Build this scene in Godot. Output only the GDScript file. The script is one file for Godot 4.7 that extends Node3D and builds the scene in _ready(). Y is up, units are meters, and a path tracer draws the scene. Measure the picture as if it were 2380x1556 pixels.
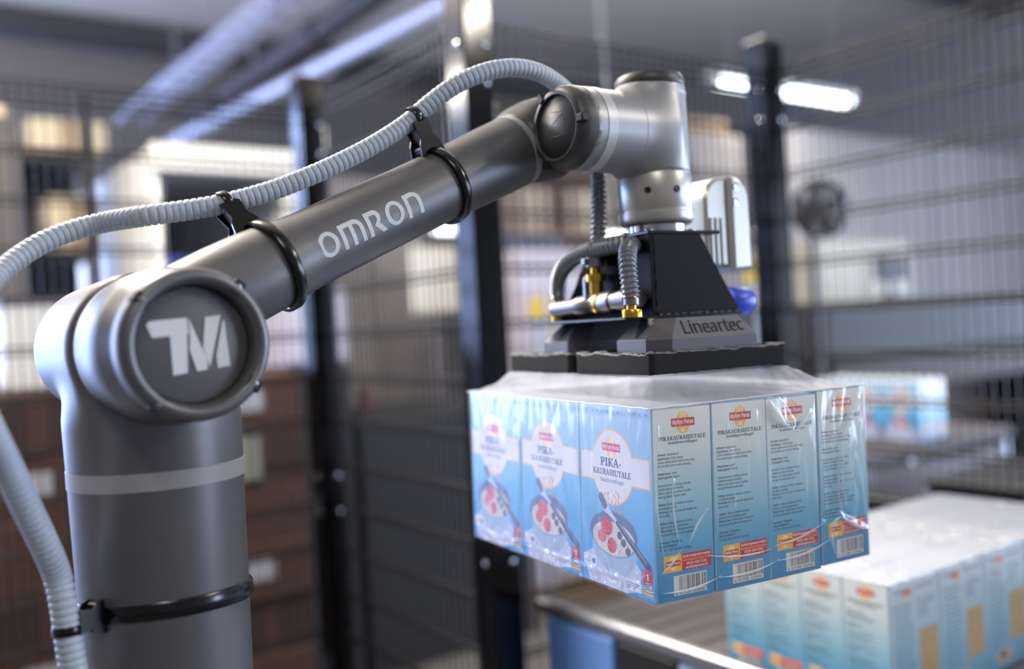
extends Node3D
# A robot arm lifts a shrink-wrapped pack of oat cartons inside a fenced cell of a factory hall.
# World axes follow the hall: x and z along the fences, y up, metres. The camera stands over the origin.

var M := {}                      # materials
var taken := {}                  # how often each top-level name was used
var rng := RandomNumberGenerator.new()


func _ready() -> void:
	rng.seed = 7
	_camera_sky_lights()
	_materials()
	_hall()
	_daylight_and_lamps()
	_fences()
	_robot()
	_hose_and_clamps()
	_gripper()
	_packs()
	_conveyor()
	_background()


func _camera_sky_lights() -> void:
	var cam := Camera3D.new()
	cam.name = "camera"
	cam.position = Vector3(0, 1.5, 0)
	cam.rotation_degrees = Vector3(-0.47, -35.7, -3.15)
	cam.near = 0.05
	cam.far = 60.0
	var att := CameraAttributesPhysical.new()
	att.frustum_focal_length = 34.12
	att.frustum_near = 0.05
	att.frustum_far = 60.0
	att.frustum_focus_distance = 0.955
	att.exposure_aperture = 1.62
	cam.attributes = att
	add_child(cam)
	var env := Environment.new()
	env.background_mode = Environment.BG_SKY
	var sky := Sky.new()
	var sm := ProceduralSkyMaterial.new()
	sm.sky_top_color = Color(0.62, 0.73, 0.94)
	sm.sky_horizon_color = Color(0.74, 0.83, 0.98)
	sm.ground_bottom_color = Color(0.30, 0.31, 0.34)
	sm.ground_horizon_color = Color(0.5, 0.53, 0.58)
	sm.sky_energy_multiplier = 1.0
	sky.sky_material = sm
	env.sky = sky
	env.background_energy_multiplier = 1.0
	env.tonemap_mode = Environment.TONE_MAPPER_LINEAR
	env.tonemap_exposure = EXPOSURE
	env.sdfgi_enabled = true
	env.ssao_enabled = true
	env.ssil_enabled = true
	var we := WorldEnvironment.new()
	we.name = "world_environment"
	we.environment = env
	add_child(we)


const EXPOSURE := 1.4
const LAMP := 1.9                # ceiling lamps
const DAY := 0.7                 # daylight through the windows


func _area(called: String, at: Vector3, towards: Vector3, size: Vector2, color: Color, energy: float) -> void:
	var l := AreaLight3D.new()
	l.name = called
	l.area_size = size
	l.light_color = color
	l.light_energy = energy
	l.area_range = 30.0
	l.area_attenuation = 2.0
	l.shadow_enabled = true
	add_child(l, true)
	l.look_at_from_position(at, at + towards, Vector3.UP if absf(towards.normalized().y) < 0.9 else Vector3.RIGHT)


# ---------------------------------------------------------------- materials
func mat(c: Color, rough := 0.6, metal := 0.0, extra := {}) -> StandardMaterial3D:
	var m := StandardMaterial3D.new()
	m.albedo_color = c
	m.roughness = rough
	m.metallic = metal
	for k in extra:
		m.set(k, extra[k])
	return m


func noise_tex(freq: float, a: Color, b: Color, seed_ := 1, size := 512, oct := 4) -> NoiseTexture2D:
	var t := NoiseTexture2D.new()
	t.width = size
	t.height = size
	t.seamless = true
	var n := FastNoiseLite.new()
	n.seed = seed_
	n.frequency = freq
	n.fractal_octaves = oct
	t.noise = n
	var g := Gradient.new()
	g.set_color(0, a)
	g.set_color(1, b)
	t.color_ramp = g
	return t


func noisy(c: Color, spread: float, rough: float, metal: float, scale: float, freq := 0.02, seed_ := 1) -> StandardMaterial3D:
	var lo := Color(clampf(c.r - spread, 0, 1), clampf(c.g - spread, 0, 1), clampf(c.b - spread, 0, 1))
	var hi := Color(clampf(c.r + spread, 0, 1), clampf(c.g + spread, 0, 1), clampf(c.b + spread, 0, 1))
	var m := mat(Color.WHITE, rough, metal)
	m.albedo_texture = noise_tex(freq, lo, hi, seed_)
	m.uv1_triplanar = true
	m.uv1_world_triplanar = true
	m.uv1_scale = Vector3.ONE * scale
	return m


func _materials() -> void:
	M.wall = mat(Color(0.55, 0.53, 0.51), 0.9)
	M.ceiling = mat(Color(0.78, 0.755, 0.72), 0.9)
	M.floor = mat(Color(0.36, 0.355, 0.35), 0.45)
	M.beam = mat(Color(0.25, 0.25, 0.27), 0.7)
	M.robot = noisy(Color(0.42, 0.42, 0.425), 0.06, 0.42, 0.62, 60.0, 0.35, 6)
	M.robot_dark = mat(Color(0.29, 0.29, 0.295), 0.45, 0.5)
	M.silver_body = mat(Color(0.60, 0.605, 0.615), 0.42, 0.5)
	M.band = mat(Color(0.74, 0.75, 0.755), 0.42, 0.25)
	M.band_dim = mat(Color(0.60, 0.605, 0.60), 0.5, 0.2)
	M.alu = mat(Color(0.74, 0.74, 0.71), 0.34, 0.5)
	M.chrome = mat(Color(0.80, 0.81, 0.83), 0.16, 1.0)
	M.cap_disc = mat(Color(0.36, 0.365, 0.375), 0.5, 0.3)
	M.cap_gloss = mat(Color(0.24, 0.245, 0.26), 0.30, 0.3)
	M.logo = mat(Color(0.80, 0.82, 0.83), 0.55)
	M.black = mat(Color(0.045, 0.046, 0.052), 0.38, 0.0)
	M.black_gloss = mat(Color(0.03, 0.03, 0.035), 0.22, 0.0)
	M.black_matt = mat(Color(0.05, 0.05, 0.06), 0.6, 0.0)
	M.bracket = mat(Color(0.045, 0.05, 0.075), 0.6, 0.0, {"metallic_specular": 0.3})
	M.hose = noisy(Color(0.68, 0.725, 0.785), 0.035, 0.42, 0.0, 12.0, 0.05, 10)
	M.hose_groove = mat(Color(0.34, 0.37, 0.42), 0.5)
	M.hose_clear = mat(Color(0.50, 0.52, 0.54), 0.17, 0.3)
	M.wire = mat(Color(0.75, 0.76, 0.78), 0.2, 0.9)
	M.brass = mat(Color(0.83, 0.66, 0.27), 0.24, 0.95)
	M.galv = mat(Color(0.52, 0.52, 0.54), 0.36, 0.8)
	M.print_grey = mat(Color(0.37, 0.37, 0.39), 0.5, 0.05)
	M.engraving_shade = mat(Color(0.10, 0.105, 0.11), 0.7)
	M.foam = noisy(Color(0.10, 0.10, 0.105), 0.07, 0.95, 0.0, 90.0, 0.4, 12)
	M.foam_skin = mat(Color(0.42, 0.42, 0.43), 0.6)
	M.blue_knob = mat(Color(0.22, 0.34, 0.85), 0.3)
	M.post = mat(Color(0.020, 0.021, 0.027), 0.12, 0.0, {"metallic_specular": 0.40})
	M.mesh_wire = mat(Color(0.03, 0.031, 0.04), 0.35, 0.0, {"metallic_specular": 0.38})
	M.steel = mat(Color(0.56, 0.56, 0.58), 0.4, 0.8)
	M.white_paint = mat(Color(0.86, 0.86, 0.84), 0.6)
	M.card = mat(Color(0.29, 0.19, 0.145), 0.85)
	M.card_dark = mat(Color(0.22, 0.145, 0.115), 0.85)
	M.paper = mat(Color(0.66, 0.66, 0.68), 0.8)
	M.wood = mat(Color(0.50, 0.42, 0.34), 0.85)
	M.dark_machine = mat(Color(0.075, 0.073, 0.082), 0.65, 0.0)
	M.grey_paint = mat(Color(0.38, 0.37, 0.385), 0.65)
	M.beige = mat(Color(0.70, 0.66, 0.56), 0.7)
	M.lilac_blue = mat(Color(0.62, 0.68, 0.82), 0.5)
	M.conveyor_top = mat(Color(0.36, 0.345, 0.335), 0.5)
	M.red = mat(Color(0.70, 0.14, 0.09), 0.6)
	M.yellow = mat(Color(0.85, 0.72, 0.18), 0.6)
	M.film = mat(Color(1, 1, 1, 0.05), 0.10, 0.0, {"transparency": BaseMaterial3D.TRANSPARENCY_ALPHA, "cull_mode": BaseMaterial3D.CULL_DISABLED})
	M.film_haze = mat(Color(0.80, 0.82, 0.87, 0.45), 0.3, 0.0, {"transparency": BaseMaterial3D.TRANSPARENCY_ALPHA, "cull_mode": BaseMaterial3D.CULL_DISABLED})
	M.film_fold_glare = mat(Color(0.97, 0.98, 1.0, 0.5), 0.27, 0.0, {"transparency": BaseMaterial3D.TRANSPARENCY_ALPHA, "cull_mode": BaseMaterial3D.CULL_DISABLED})  # white film for creases and for painted highlights
	M.glass = mat(Color(0.95, 0.97, 1.0, 0.06), 0.05, 0.0, {"transparency": BaseMaterial3D.TRANSPARENCY_ALPHA})


# ---------------------------------------------------------------- meshes
class G:
	# Collects indexed triangles with normals and uvs. Every helper takes a Transform3D that places it.
	var v := PackedVector3Array()
	var n := PackedVector3Array()
	var uv := PackedVector2Array()
	var ix := PackedInt32Array()

	func tri(a: int, b: int, c: int) -> void:
		var f := (v[b] - v[a]).cross(v[c] - v[a])
		if f.dot(n[a] + n[b] + n[c]) > 0.0:      # clockwise is the front
			ix.append_array(PackedInt32Array([a, c, b]))
		else:
			ix.append_array(PackedInt32Array([a, b, c]))

	func add(p: Vector3, nn: Vector3, t := Vector2.ZERO) -> int:
		v.append(p)
		n.append(nn)
		uv.append(t)
		return v.size() - 1

	func poly(pts: Array, nn: Vector3, uvs := []) -> void:      # a flat convex face
		var first := v.size()
		for k in pts.size():
			add(pts[k], nn, uvs[k] if uvs else Vector2.ZERO)
		for k in range(1, pts.size() - 1):
			tri(first, first + k, first + k + 1)

	func face(pts: Array, away: Vector3) -> void:               # flat, normal turned away from a point inside
		var nn: Vector3 = (pts[1] - pts[0]).cross(pts[2] - pts[0]).normalized()
		if nn.dot(pts[0] - away) < 0.0:
			nn = -nn
		poly(pts, nn)

	func box(c: Vector3, s: Vector3, bev := 0.0, b := Basis()) -> G:
		var h := s / 2.0
		bev = minf(bev, minf(h.x, minf(h.y, h.z)) * 0.98)
		for a in 3:
			var e := (a + 1) % 3
			var f := (a + 2) % 3
			for sg in [-1.0, 1.0]:
				var ps := []
				for q in [[-1, -1], [1, -1], [1, 1], [-1, 1]]:
					var p := Vector3.ZERO
					p[a] = sg * h[a]
					p[e] = q[0] * (h[e] - bev)
					p[f] = q[1] * (h[f] - bev)
					ps.append(c + b * p)
				var nn := Vector3.ZERO
				nn[a] = sg
				poly(ps, (b * nn).normalized(), [Vector2(0, 1), Vector2(1, 1), Vector2(1, 0), Vector2(0, 0)])
		if bev > 0.0:
			for a in 3:                                          # twelve chamfers
				var e := (a + 1) % 3
				var f := (a + 2) % 3
				for s1 in [-1.0, 1.0]:
					for s2 in [-1.0, 1.0]:
						var ps := []
						for q in [[-1, 0], [1, 0], [1, 1], [-1, 1]]:
							var p := Vector3.ZERO
							p[a] = q[0] * (h[a] - bev)
							p[e] = s1 * (h[e] - (bev if q[1] == 1 else 0.0))
							p[f] = s2 * (h[f] - (bev if q[1] == 0 else 0.0))
							ps.append(c + b * p)
						var nn := Vector3.ZERO
						nn[e] = s1
						nn[f] = s2
						poly(ps, (b * nn).normalized())
			for sx in [-1.0, 1.0]:
				for sy in [-1.0, 1.0]:
					for sz in [-1.0, 1.0]:
						var sg := Vector3(sx, sy, sz)
						var ps := []
						for a in 3:
							var p := (h - Vector3.ONE * bev) * sg
							p[a] = h[a] * sg[a]
							ps.append(c + b * p)
						poly(ps, (b * sg).normalized())
		return self

	func lathe(prof: Array, xf := Transform3D(), seg := 40, a0 := 0.0, a1 := TAU) -> G:
		# prof: Vector2(radius, height) from the bottom up along the outside; y is the axis
		var np := prof.size()
		var sn := []
		for i in np - 1:
			var d: Vector2 = prof[i + 1] - prof[i]
			sn.append(Vector2(d.y, -d.x).normalized())
		var closed := is_equal_approx(a1 - a0, TAU)
		var cols := seg + 1
		var prev := -1
		for i in np - 1:
			var na: Vector2 = sn[i]
			var nb: Vector2 = sn[i]
			var join: bool = i > 0 and sn[i - 1].dot(sn[i]) > 0.76
			if join:
				na = (sn[i - 1] + sn[i]).normalized()
			if i < np - 2 and sn[i + 1].dot(sn[i]) > 0.76:
				nb = (sn[i + 1] + sn[i]).normalized()
			var lo := prev
			if not join or prev < 0:
				lo = v.size()
				_ring(prof[i], na, xf, seg, a0, a1, float(i) / (np - 1))
			var hi := v.size()
			_ring(prof[i + 1], nb, xf, seg, a0, a1, float(i + 1) / (np - 1))
			for k in seg:
				if prof[i].x > 1e-7:
					tri(lo + k, lo + k + 1, hi + k)
				if prof[i + 1].x > 1e-7:
					tri(lo + k + 1, hi + k + 1, hi + k)
			prev = hi
		return self

	func _ring(p: Vector2, nn: Vector2, xf: Transform3D, seg: int, a0: float, a1: float, t: float) -> void:
		for k in seg + 1:
			var a := lerpf(a0, a1, float(k) / seg)
			var d := Vector3(cos(a), 0, sin(a))
			add(xf * (d * p.x + Vector3(0, p.y, 0)), (xf.basis * (d * nn.x + Vector3(0, nn.y, 0))).normalized(), Vector2(float(k) / seg, t))

	func tube(path: PackedVector3Array, radius: Variant, sides := 12, caps := true) -> G:
		var np := path.size()
		var t := PackedVector3Array()
		for i in np:
			t.append((path[mini(i + 1, np - 1)] - path[maxi(i - 1, 0)]).normalized())
		var u := t[0].cross(Vector3.UP if absf(t[0].y) < 0.9 else Vector3.RIGHT).normalized()
		var first := v.size()
		for i in np:
			u = (u - t[i] * u.dot(t[i])).normalized()
			var w := t[i].cross(u)
			var r: float = radius[i] if radius is PackedFloat32Array else radius
			var slope := 0.0
			if radius is PackedFloat32Array:
				var i0 := maxi(i - 1, 0)
				var i1 := mini(i + 1, np - 1)
				slope = (radius[i1] - radius[i0]) / maxf(path[i0].distance_to(path[i1]), 1e-6)
			for k in sides + 1:
				var a := TAU * k / sides
				var d := u * cos(a) + w * sin(a)
				add(path[i] + d * r, (d - t[i] * slope).normalized(), Vector2(float(k) / sides, float(i)))
		for i in np - 1:
			for k in sides:
				var a := first + i * (sides + 1) + k
				tri(a, a + 1, a + sides + 1)
				tri(a + 1, a + sides + 2, a + sides + 1)
		if caps:
			for e in [0, np - 1]:
				var nn: Vector3 = -t[0] if e == 0 else t[np - 1]
				var c0 := add(path[e], nn)
				for k in sides + 1:
					add(v[first + e * (sides + 1) + k], nn)
				for k in sides:
					tri(c0, c0 + 1 + k, c0 + 2 + k)
		return self

	func rod(a: Vector3, b: Vector3, r: float, sides := 10) -> G:
		return tube(PackedVector3Array([a, b]), r, sides)

	func prism(pts: PackedVector2Array, z0: float, z1: float, xf := Transform3D(), bev := 0.0) -> G:
		# an outline in x and y, extruded from z0 to z1; bev chamfers the rim of the z1 face
		var tris := Geometry2D.triangulate_polygon(pts)
		var m := pts.size()
		var area := 0.0
		for k in m:
			area += pts[k].cross(pts[(k + 1) % m])
		var sg := 1.0 if area > 0 else -1.0
		var inner := PackedVector2Array()
		for k in m:
			var d1 := (pts[k] - pts[(k + m - 1) % m]).normalized()
			var d2 := (pts[(k + 1) % m] - pts[k]).normalized()
			var mid := Vector2(-(d1 + d2).y, (d1 + d2).x).normalized() * sg
			inner.append(pts[k] + mid * bev)
		for side in 2:
			var z := z0 if side == 0 else z1
			var nn := (xf.basis * Vector3(0, 0, -1 if side == 0 else 1)).normalized()
			var first := v.size()
			for k in m:
				var p := pts[k] if side == 0 else inner[k]
				add(xf * Vector3(p.x, p.y, z), nn)
			for k in range(0, tris.size(), 3):
				tri(first + tris[k], first + tris[k + 1], first + tris[k + 2])
		var zs := z1 - bev if z1 > z0 else z1 + bev
		for k in m:
			var a := pts[k]
			var b := pts[(k + 1) % m]
			var e := (b - a).normalized()
			var o := Vector2(e.y, -e.x) * sg
			var nn := (xf.basis * Vector3(o.x, o.y, 0)).normalized()
			poly([xf * Vector3(a.x, a.y, z0), xf * Vector3(b.x, b.y, z0), xf * Vector3(b.x, b.y, zs), xf * Vector3(a.x, a.y, zs)], nn)
			if bev > 0.0:
				var a2 := inner[k]
				var b2 := inner[(k + 1) % m]
				poly([xf * Vector3(a.x, a.y, zs), xf * Vector3(b.x, b.y, zs), xf * Vector3(b2.x, b2.y, z1), xf * Vector3(a2.x, a2.y, z1)], (nn + (xf.basis * Vector3(0, 0, signf(z1 - z0))).normalized()).normalized())
		return self

	func sheet(rows: Array, uvs := false) -> G:                  # a smooth grid of points
		var nr := rows.size()
		var nc: int = rows[0].size()
		var first := v.size()
		for i in nr:
			for j in nc:
				var du: Vector3 = rows[i][mini(j + 1, nc - 1)] - rows[i][maxi(j - 1, 0)]
				var dv: Vector3 = rows[mini(i + 1, nr - 1)][j] - rows[maxi(i - 1, 0)][j]
				add(rows[i][j], du.cross(dv).normalized(), Vector2(float(j) / (nc - 1), float(i) / (nr - 1)))
		for i in nr - 1:
			for j in nc - 1:
				var a := first + i * nc + j
				tri(a, a + 1, a + nc)
				tri(a + 1, a + nc + 1, a + nc)
		return self

	func mesh(into: ArrayMesh = null) -> ArrayMesh:
		var arr := []
		arr.resize(Mesh.ARRAY_MAX)
		arr[Mesh.ARRAY_VERTEX] = v
		arr[Mesh.ARRAY_NORMAL] = n
		arr[Mesh.ARRAY_TEX_UV] = uv
		arr[Mesh.ARRAY_INDEX] = ix
		var am := into if into else ArrayMesh.new()
		am.add_surface_from_arrays(Mesh.PRIMITIVE_TRIANGLES, arr)
		return am


func nets(sdf: Callable, lo: Vector3, hi: Vector3, cell: float) -> ArrayMesh:
	# surface nets of a distance field; whole blocks far from the surface are skipped
	var d := ((hi - lo) / cell).ceil()
	var nx := int(d.x) + 1
	var ny := int(d.y) + 1
	var nz := int(d.z) + 1
	var f := PackedFloat32Array()
	f.resize(nx * ny * nz)
	var bs := 5
	var reach := cell * bs * 0.87 + cell * 2.0
	for bz in range(0, nz, bs):
		for by in range(0, ny, bs):
			for bx in range(0, nx, bs):
				var mid: float = sdf.call(lo + (Vector3(bx, by, bz) + Vector3.ONE * (bs * 0.5)) * cell)
				var near := absf(mid) < reach
				for z in range(bz, mini(bz + bs, nz)):
					for y in range(by, mini(by + bs, ny)):
						for x in range(bx, mini(bx + bs, nx)):
							f[(z * ny + y) * nx + x] = sdf.call(lo + Vector3(x, y, z) * cell) if near else mid
	var g := G.new()
	var at := {}
	var off := [0, 1, nx, nx + 1, nx * ny, nx * ny + 1, nx * ny + nx, nx * ny + nx + 1]
	var edges := [[0, 1], [0, 2], [0, 4], [1, 3], [1, 5], [2, 3], [2, 6], [4, 5], [4, 6], [3, 7], [5, 7], [6, 7]]
	for z in nz - 1:
		for y in ny - 1:
			for x in nx - 1:
				var i := (z * ny + y) * nx + x
				var inside := 0
				for o in off:
					if f[i + o] < 0.0:
						inside += 1
				if inside == 0 or inside == 8:
					continue
				var s := Vector3.ZERO
				var k := 0
				for e in edges:
					var a: float = f[i + off[e[0]]]
					var b: float = f[i + off[e[1]]]
					if (a < 0.0) != (b < 0.0):
						var t := a / (a - b)
						var pa := Vector3(e[0] & 1, (e[0] >> 1) & 1, e[0] >> 2)
						var pb := Vector3(e[1] & 1, (e[1] >> 1) & 1, e[1] >> 2)
						s += pa.lerp(pb, t)
						k += 1
				var p := lo + (Vector3(x, y, z) + s / k) * cell
				var h := cell * 0.5
				var gr := Vector3(sdf.call(p + Vector3(h, 0, 0)) - sdf.call(p - Vector3(h, 0, 0)), sdf.call(p + Vector3(0, h, 0)) - sdf.call(p - Vector3(0, h, 0)), sdf.call(p + Vector3(0, 0, h)) - sdf.call(p - Vector3(0, 0, h)))
				gr = gr.normalized()
				p -= gr * float(sdf.call(p))
				at[i] = g.add(p, gr)
	var step := [1, nx, nx * ny]
	for i in at:
		for a in 3:
			var s1: int = step[(a + 1) % 3]
			var s2: int = step[(a + 2) % 3]
			if (f[i] < 0.0) != (f[i + step[a]] < 0.0) and at.has(i - s1) and at.has(i - s2) and at.has(i - s1 - s2):
				g.tri(at[i], at[i - s1], at[i - s1 - s2])
				g.tri(at[i], at[i - s1 - s2], at[i - s2])
	return g.mesh()


static func smin(a: float, b: float, k: float) -> float:
	var h := maxf(k - absf(a - b), 0.0) / k
	return minf(a, b) - h * h * k * 0.25


static func cyl(p: Vector3, a: Vector3, b: Vector3, ra: float, rb: float, rnd: float) -> float:
	# a cylinder or cone frustum from a to b with rounded rims
	var ab := b - a
	var len := ab.length()
	var u := ab / len
	var y := (p - a).dot(u)
	var r := (p - a - u * y).length()
	var rr := lerpf(ra, rb, clampf(y / len, 0, 1)) - rnd
	var q := Vector2(r - rr, absf(y - len * 0.5) - len * 0.5 + rnd)
	return minf(maxf(q.x, q.y), 0.0) + Vector2(maxf(q.x, 0), maxf(q.y, 0)).length() - rnd


# ---------------------------------------------------------------- nodes
func numbered(called: String) -> String:
	var k: int = taken.get(called, 0)
	taken[called] = k + 1
	return called if k == 0 else "%s_%03d" % [called, k]


func thing(called: String, label: String, category: String, at := Vector3.ZERO, turn := Basis(), group := "") -> Node3D:
	var o := Node3D.new()
	o.name = numbered(called)
	add_child(o)
	o.transform = Transform3D(turn, at)
	tag(o, label, category, group)
	return o


func tag(o: Node3D, label: String, category: String, group := "") -> void:
	o.set_meta("label", label)
	o.set_meta("category", category)
	if group:
		o.set_meta("group", group)


func put(called: String, m: Variant, material: Material, parent: Node3D = null, at := Transform3D()) -> MeshInstance3D:
	var o := MeshInstance3D.new()
	o.mesh = m.mesh() if m is G else m
	o.material_override = material
	o.transform = at
	if parent:
		o.name = called
		parent.add_child(o, true)
	else:
		o.name = numbered(called)
		add_child(o)
	return o


func struct(called: String, m: Variant, material: Material, parent: Node3D = null) -> MeshInstance3D:
	var o := put(called, m, material, parent)
	if not parent:
		o.set_meta("kind", "structure")
	return o


func stuff(o: Node3D) -> void:
	o.set_meta("kind", "stuff")


static func axis(at: Vector3, up: Vector3, side := Vector3.ZERO) -> Transform3D:
	# a frame whose y axis points along up
	var y := up.normalized()
	var x := side if side != Vector3.ZERO else (Vector3.RIGHT if absf(y.x) < 0.8 else Vector3.FORWARD)
	x = (x - y * x.dot(y)).normalized()
	return Transform3D(Basis(x, y, x.cross(y)), at)


static func spline(pts: Array, step: float) -> PackedVector3Array:
	# a Catmull-Rom curve through points, sampled evenly
	var c := Curve3D.new()
	c.bake_interval = step * 0.5
	for i in pts.size():
		var a: Vector3 = pts[maxi(i - 1, 0)]
		var b: Vector3 = pts[mini(i + 1, pts.size() - 1)]
		var t := (b - a) / 6.0
		c.add_point(pts[i], -t, t)
	var out := PackedVector3Array()
	var n := int(c.get_baked_length() / step)
	for i in n + 1:
		out.append(c.sample_baked(minf(i * step, c.get_baked_length()), true))
	return out


static func arc(c: Vector2, r: float, a0: float, a1: float, n: int) -> PackedVector2Array:
	var out := PackedVector2Array()
	for k in n + 1:
		var a := deg_to_rad(lerpf(a0, a1, float(k) / n))
		out.append(c + Vector2(cos(a), sin(a)) * r)
	return out


# ---------------------------------------------------------------- print: lettering and pictures computed into textures
var fonts := {}


func glyphs(family: String, weight: int) -> RID:
	var key := family + str(weight)
	if not fonts.has(key):
		var f := SystemFont.new()
		f.font_names = PackedStringArray([family])
		f.font_weight = weight
		fonts[key] = f
	return fonts[key].get_rids()[0]


func line(text: String, size: int, color: Color, family := "Droid Sans", weight := 400, gap := 0.0) -> Image:
	# one line of lettering on a clear strip as high as size * 1.3, its baseline at size
	var ts := TextServerManager.get_primary_interface()
	var f := glyphs(family, weight)
	var sz := Vector2i(size, 0)
	var parts := []
	var x := 2.0
	for k in text.length():
		var gi := ts.font_get_glyph_index(f, size, text.unicode_at(k), 0)
		ts.font_render_glyph(f, sz, gi)
		parts.append([gi, x])
		x += ts.font_get_glyph_advance(f, size, gi).x + gap
	var out := Image.create(int(x) + 3, int(size * 1.3) + 2, false, Image.FORMAT_RGBA8)
	out.fill(Color(color.r, color.g, color.b, 0.0))
	for p in parts:
		var r: Rect2 = ts.font_get_glyph_uv_rect(f, sz, p[0])
		var page: int = ts.font_get_glyph_texture_idx(f, sz, p[0])
		if page < 0 or r.size.x < 1:
			continue
		var m := ts.font_get_texture_image(f, sz, page).get_region(Rect2i(r))
		m.convert(Image.FORMAT_RGBA8)
		var ink := Image.create(m.get_width(), m.get_height(), false, Image.FORMAT_RGBA8)
		ink.fill(color)
		var o := ts.font_get_glyph_offset(f, sz, p[0])
		out.blend_rect_mask(ink, m, Rect2i(Vector2i.ZERO, m.get_size()), Vector2i(int(p[1] + o.x), int(size + o.y)))
	return out


func write(im: Image, text: String, box: Rect2, color: Color, family := "Droid Sans", weight := 400, gap := 0.0, align := 0) -> void:
	# lettering whose capitals fill box (in shares of the picture); a width of 0 keeps the face's own proportions
	var w := im.get_width()
	var h := im.get_height()
	var cap := box.size.y * h
	var l := line(text, 56, color, family, weight, gap)
	var s := cap / (56 * 0.714)
	var lw := l.get_width() * (s if box.size.x == 0.0 else box.size.x * w / l.get_width())
	l.resize(maxi(int(lw), 1), maxi(int(l.get_height() * s), 1), Image.INTERPOLATE_LANCZOS)
	var x := box.position.x * w
	if align == 1:
		x -= lw * 0.5
	im.blend_rect(l, Rect2i(Vector2i.ZERO, l.get_size()), Vector2i(int(x), int(box.position.y * h + cap - 56 * s)))


func ellipse(im: Image, c: Vector2, r: Vector2, color: Color) -> void:
	var y0 := int(c.y - r.y)
	for y in range(maxi(y0, 0), mini(int(c.y + r.y) + 1, im.get_height())):
		var t := (y + 0.5 - c.y) / r.y
		if absf(t) < 1.0:
			var hw := r.x * sqrt(1.0 - t * t)
			im.fill_rect(Rect2i(int(c.x - hw), y, int(hw * 2.0), 1), color)


func shape(im: Image, pts: PackedVector2Array, color: Color) -> void:
	var lo := INF
	var hi := -INF
	for p in pts:
		lo = minf(lo, p.y)
		hi = maxf(hi, p.y)
	for y in range(maxi(int(lo), 0), mini(int(hi) + 1, im.get_height())):
		var xs := []
		for k in pts.size():
			var a := pts[k]
			var b := pts[(k + 1) % pts.size()]
			if (a.y <= y + 0.5) != (b.y <= y + 0.5):
				xs.append(a.x + (y + 0.5 - a.y) / (b.y - a.y) * (b.x - a.x))
		xs.sort()
		for k in range(0, xs.size() - 1, 2):
			im.fill_rect(Rect2i(roundi(xs[k]), y, maxi(roundi(xs[k + 1]) - roundi(xs[k]), 0), 1), color)


func stroke(im: Image, a: Vector2, b: Vector2, w0: float, w1: float, color: Color) -> void:
	var d := (b - a).normalized().orthogonal()
	shape(im, PackedVector2Array([a + d * w0, b + d * w1, b - d * w1, a - d * w0]), color)
	ellipse(im, a, Vector2(w0, w0), color)
	ellipse(im, b, Vector2(w1, w1), color)


func block(im: Image, x0: float, y0: float, x1: float, y1: float, color: Color) -> void:
	var w := im.get_width()
	var h := im.get_height()
	im.fill_rect(Rect2i(int(x0 * w), int(y0 * h), int((x1 - x0) * w), int((y1 - y0) * h)), color)


func blank(w: int, h: int, stops: Array) -> Image:
	var im := Image.create(w, h, false, Image.FORMAT_RGBA8)
	var g := Gradient.new()
	g.offsets = PackedFloat32Array(stops.map(func(s): return s[0]))
	g.colors = PackedColorArray(stops.map(func(s): return s[1]))
	for y in h:
		im.fill_rect(Rect2i(0, y, w, 1), g.sample(float(y) / h))
	return im


func mill_logo(im: Image, c: Vector2, w: float, sun: Color, banner: Color, ink: Color) -> void:
	# a sun with rays behind a banner; w is the banner's width in pixels
	ellipse(im, c, Vector2(w * 0.30, w * 0.37), sun)
	for k in 5:
		var a := deg_to_rad(-90 + (k - 2) * 17)
		stroke(im, c + Vector2(cos(a), sin(a)) * w * 0.17, c + Vector2(cos(a) * w * 0.29, sin(a) * w * 0.35), w * 0.012, w * 0.016, ink)
	ellipse(im, c + Vector2(0, w * 0.25), Vector2(w * 0.10, w * 0.07), ink.lerp(sun, 0.3))
	im.fill_rect(Rect2i(int(c.x - w * 0.5), int(c.y - w * 0.14), int(w), int(w * 0.27)), banner)
	var W := float(im.get_width())
	var H := float(im.get_height())
	write(im, "Myllyn Paras", Rect2((c.x - w * 0.46) / W, (c.y - w * 0.085) / H, w * 0.92 / W, w * 0.14 / H), ink, "Droid Sans", 700)


const SIDE_LINES := [[0.232, "Ainekset:", " täysjyväkaura"], [0.2515, "Ingredienser:", " fullkornshavre"], [0.271, "", "Saattaa sisältää pieniä määriä muita viljoja."], [0.290, "", "Kan innehålla spår av andra sädesslag."],
	[0.331, "Alkuperämaa:", " Suomi"], [0.3505, "Ursprungsland:", " Finland"],
	[0.391, "", "Runsaskuituinen, ei lisättyjä sokereita,"], [0.4105, "", "sisältää luontaisesti sokereita."], [0.430, "", "Fiberrik, utan tillsatt socker, innehåller"], [0.4495, "", "naturligt förekommande socker."],
	[0.490, "Säilytys:", " Kuivassa ja viileässä, suojattava"], [0.5095, "", "voimakkailta hajuilta."], [0.529, "Förvaring:", " Torrt och svalt, bör skyddas mot"], [0.5485, "", "starka lukter."],
	[0.588, "Lajittelu:", " Pakkaus lajitellaan kartonki-"], [0.6075, "", "keräykseen (tai energiajätteeseen)."], [0.627, "Källsortering:", " Förpackningen sorteras som"], [0.6465, "", "kartonginsamling (eller som energiavfall)."],
	[0.687, "Valmistaja / Tillverkare:", ""], [0.7065, "MYLLYN PARAS OY", ""], [0.726, "", "PL / PB 5, 05801 Hyvinkää / Hyvinge"]]


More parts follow.
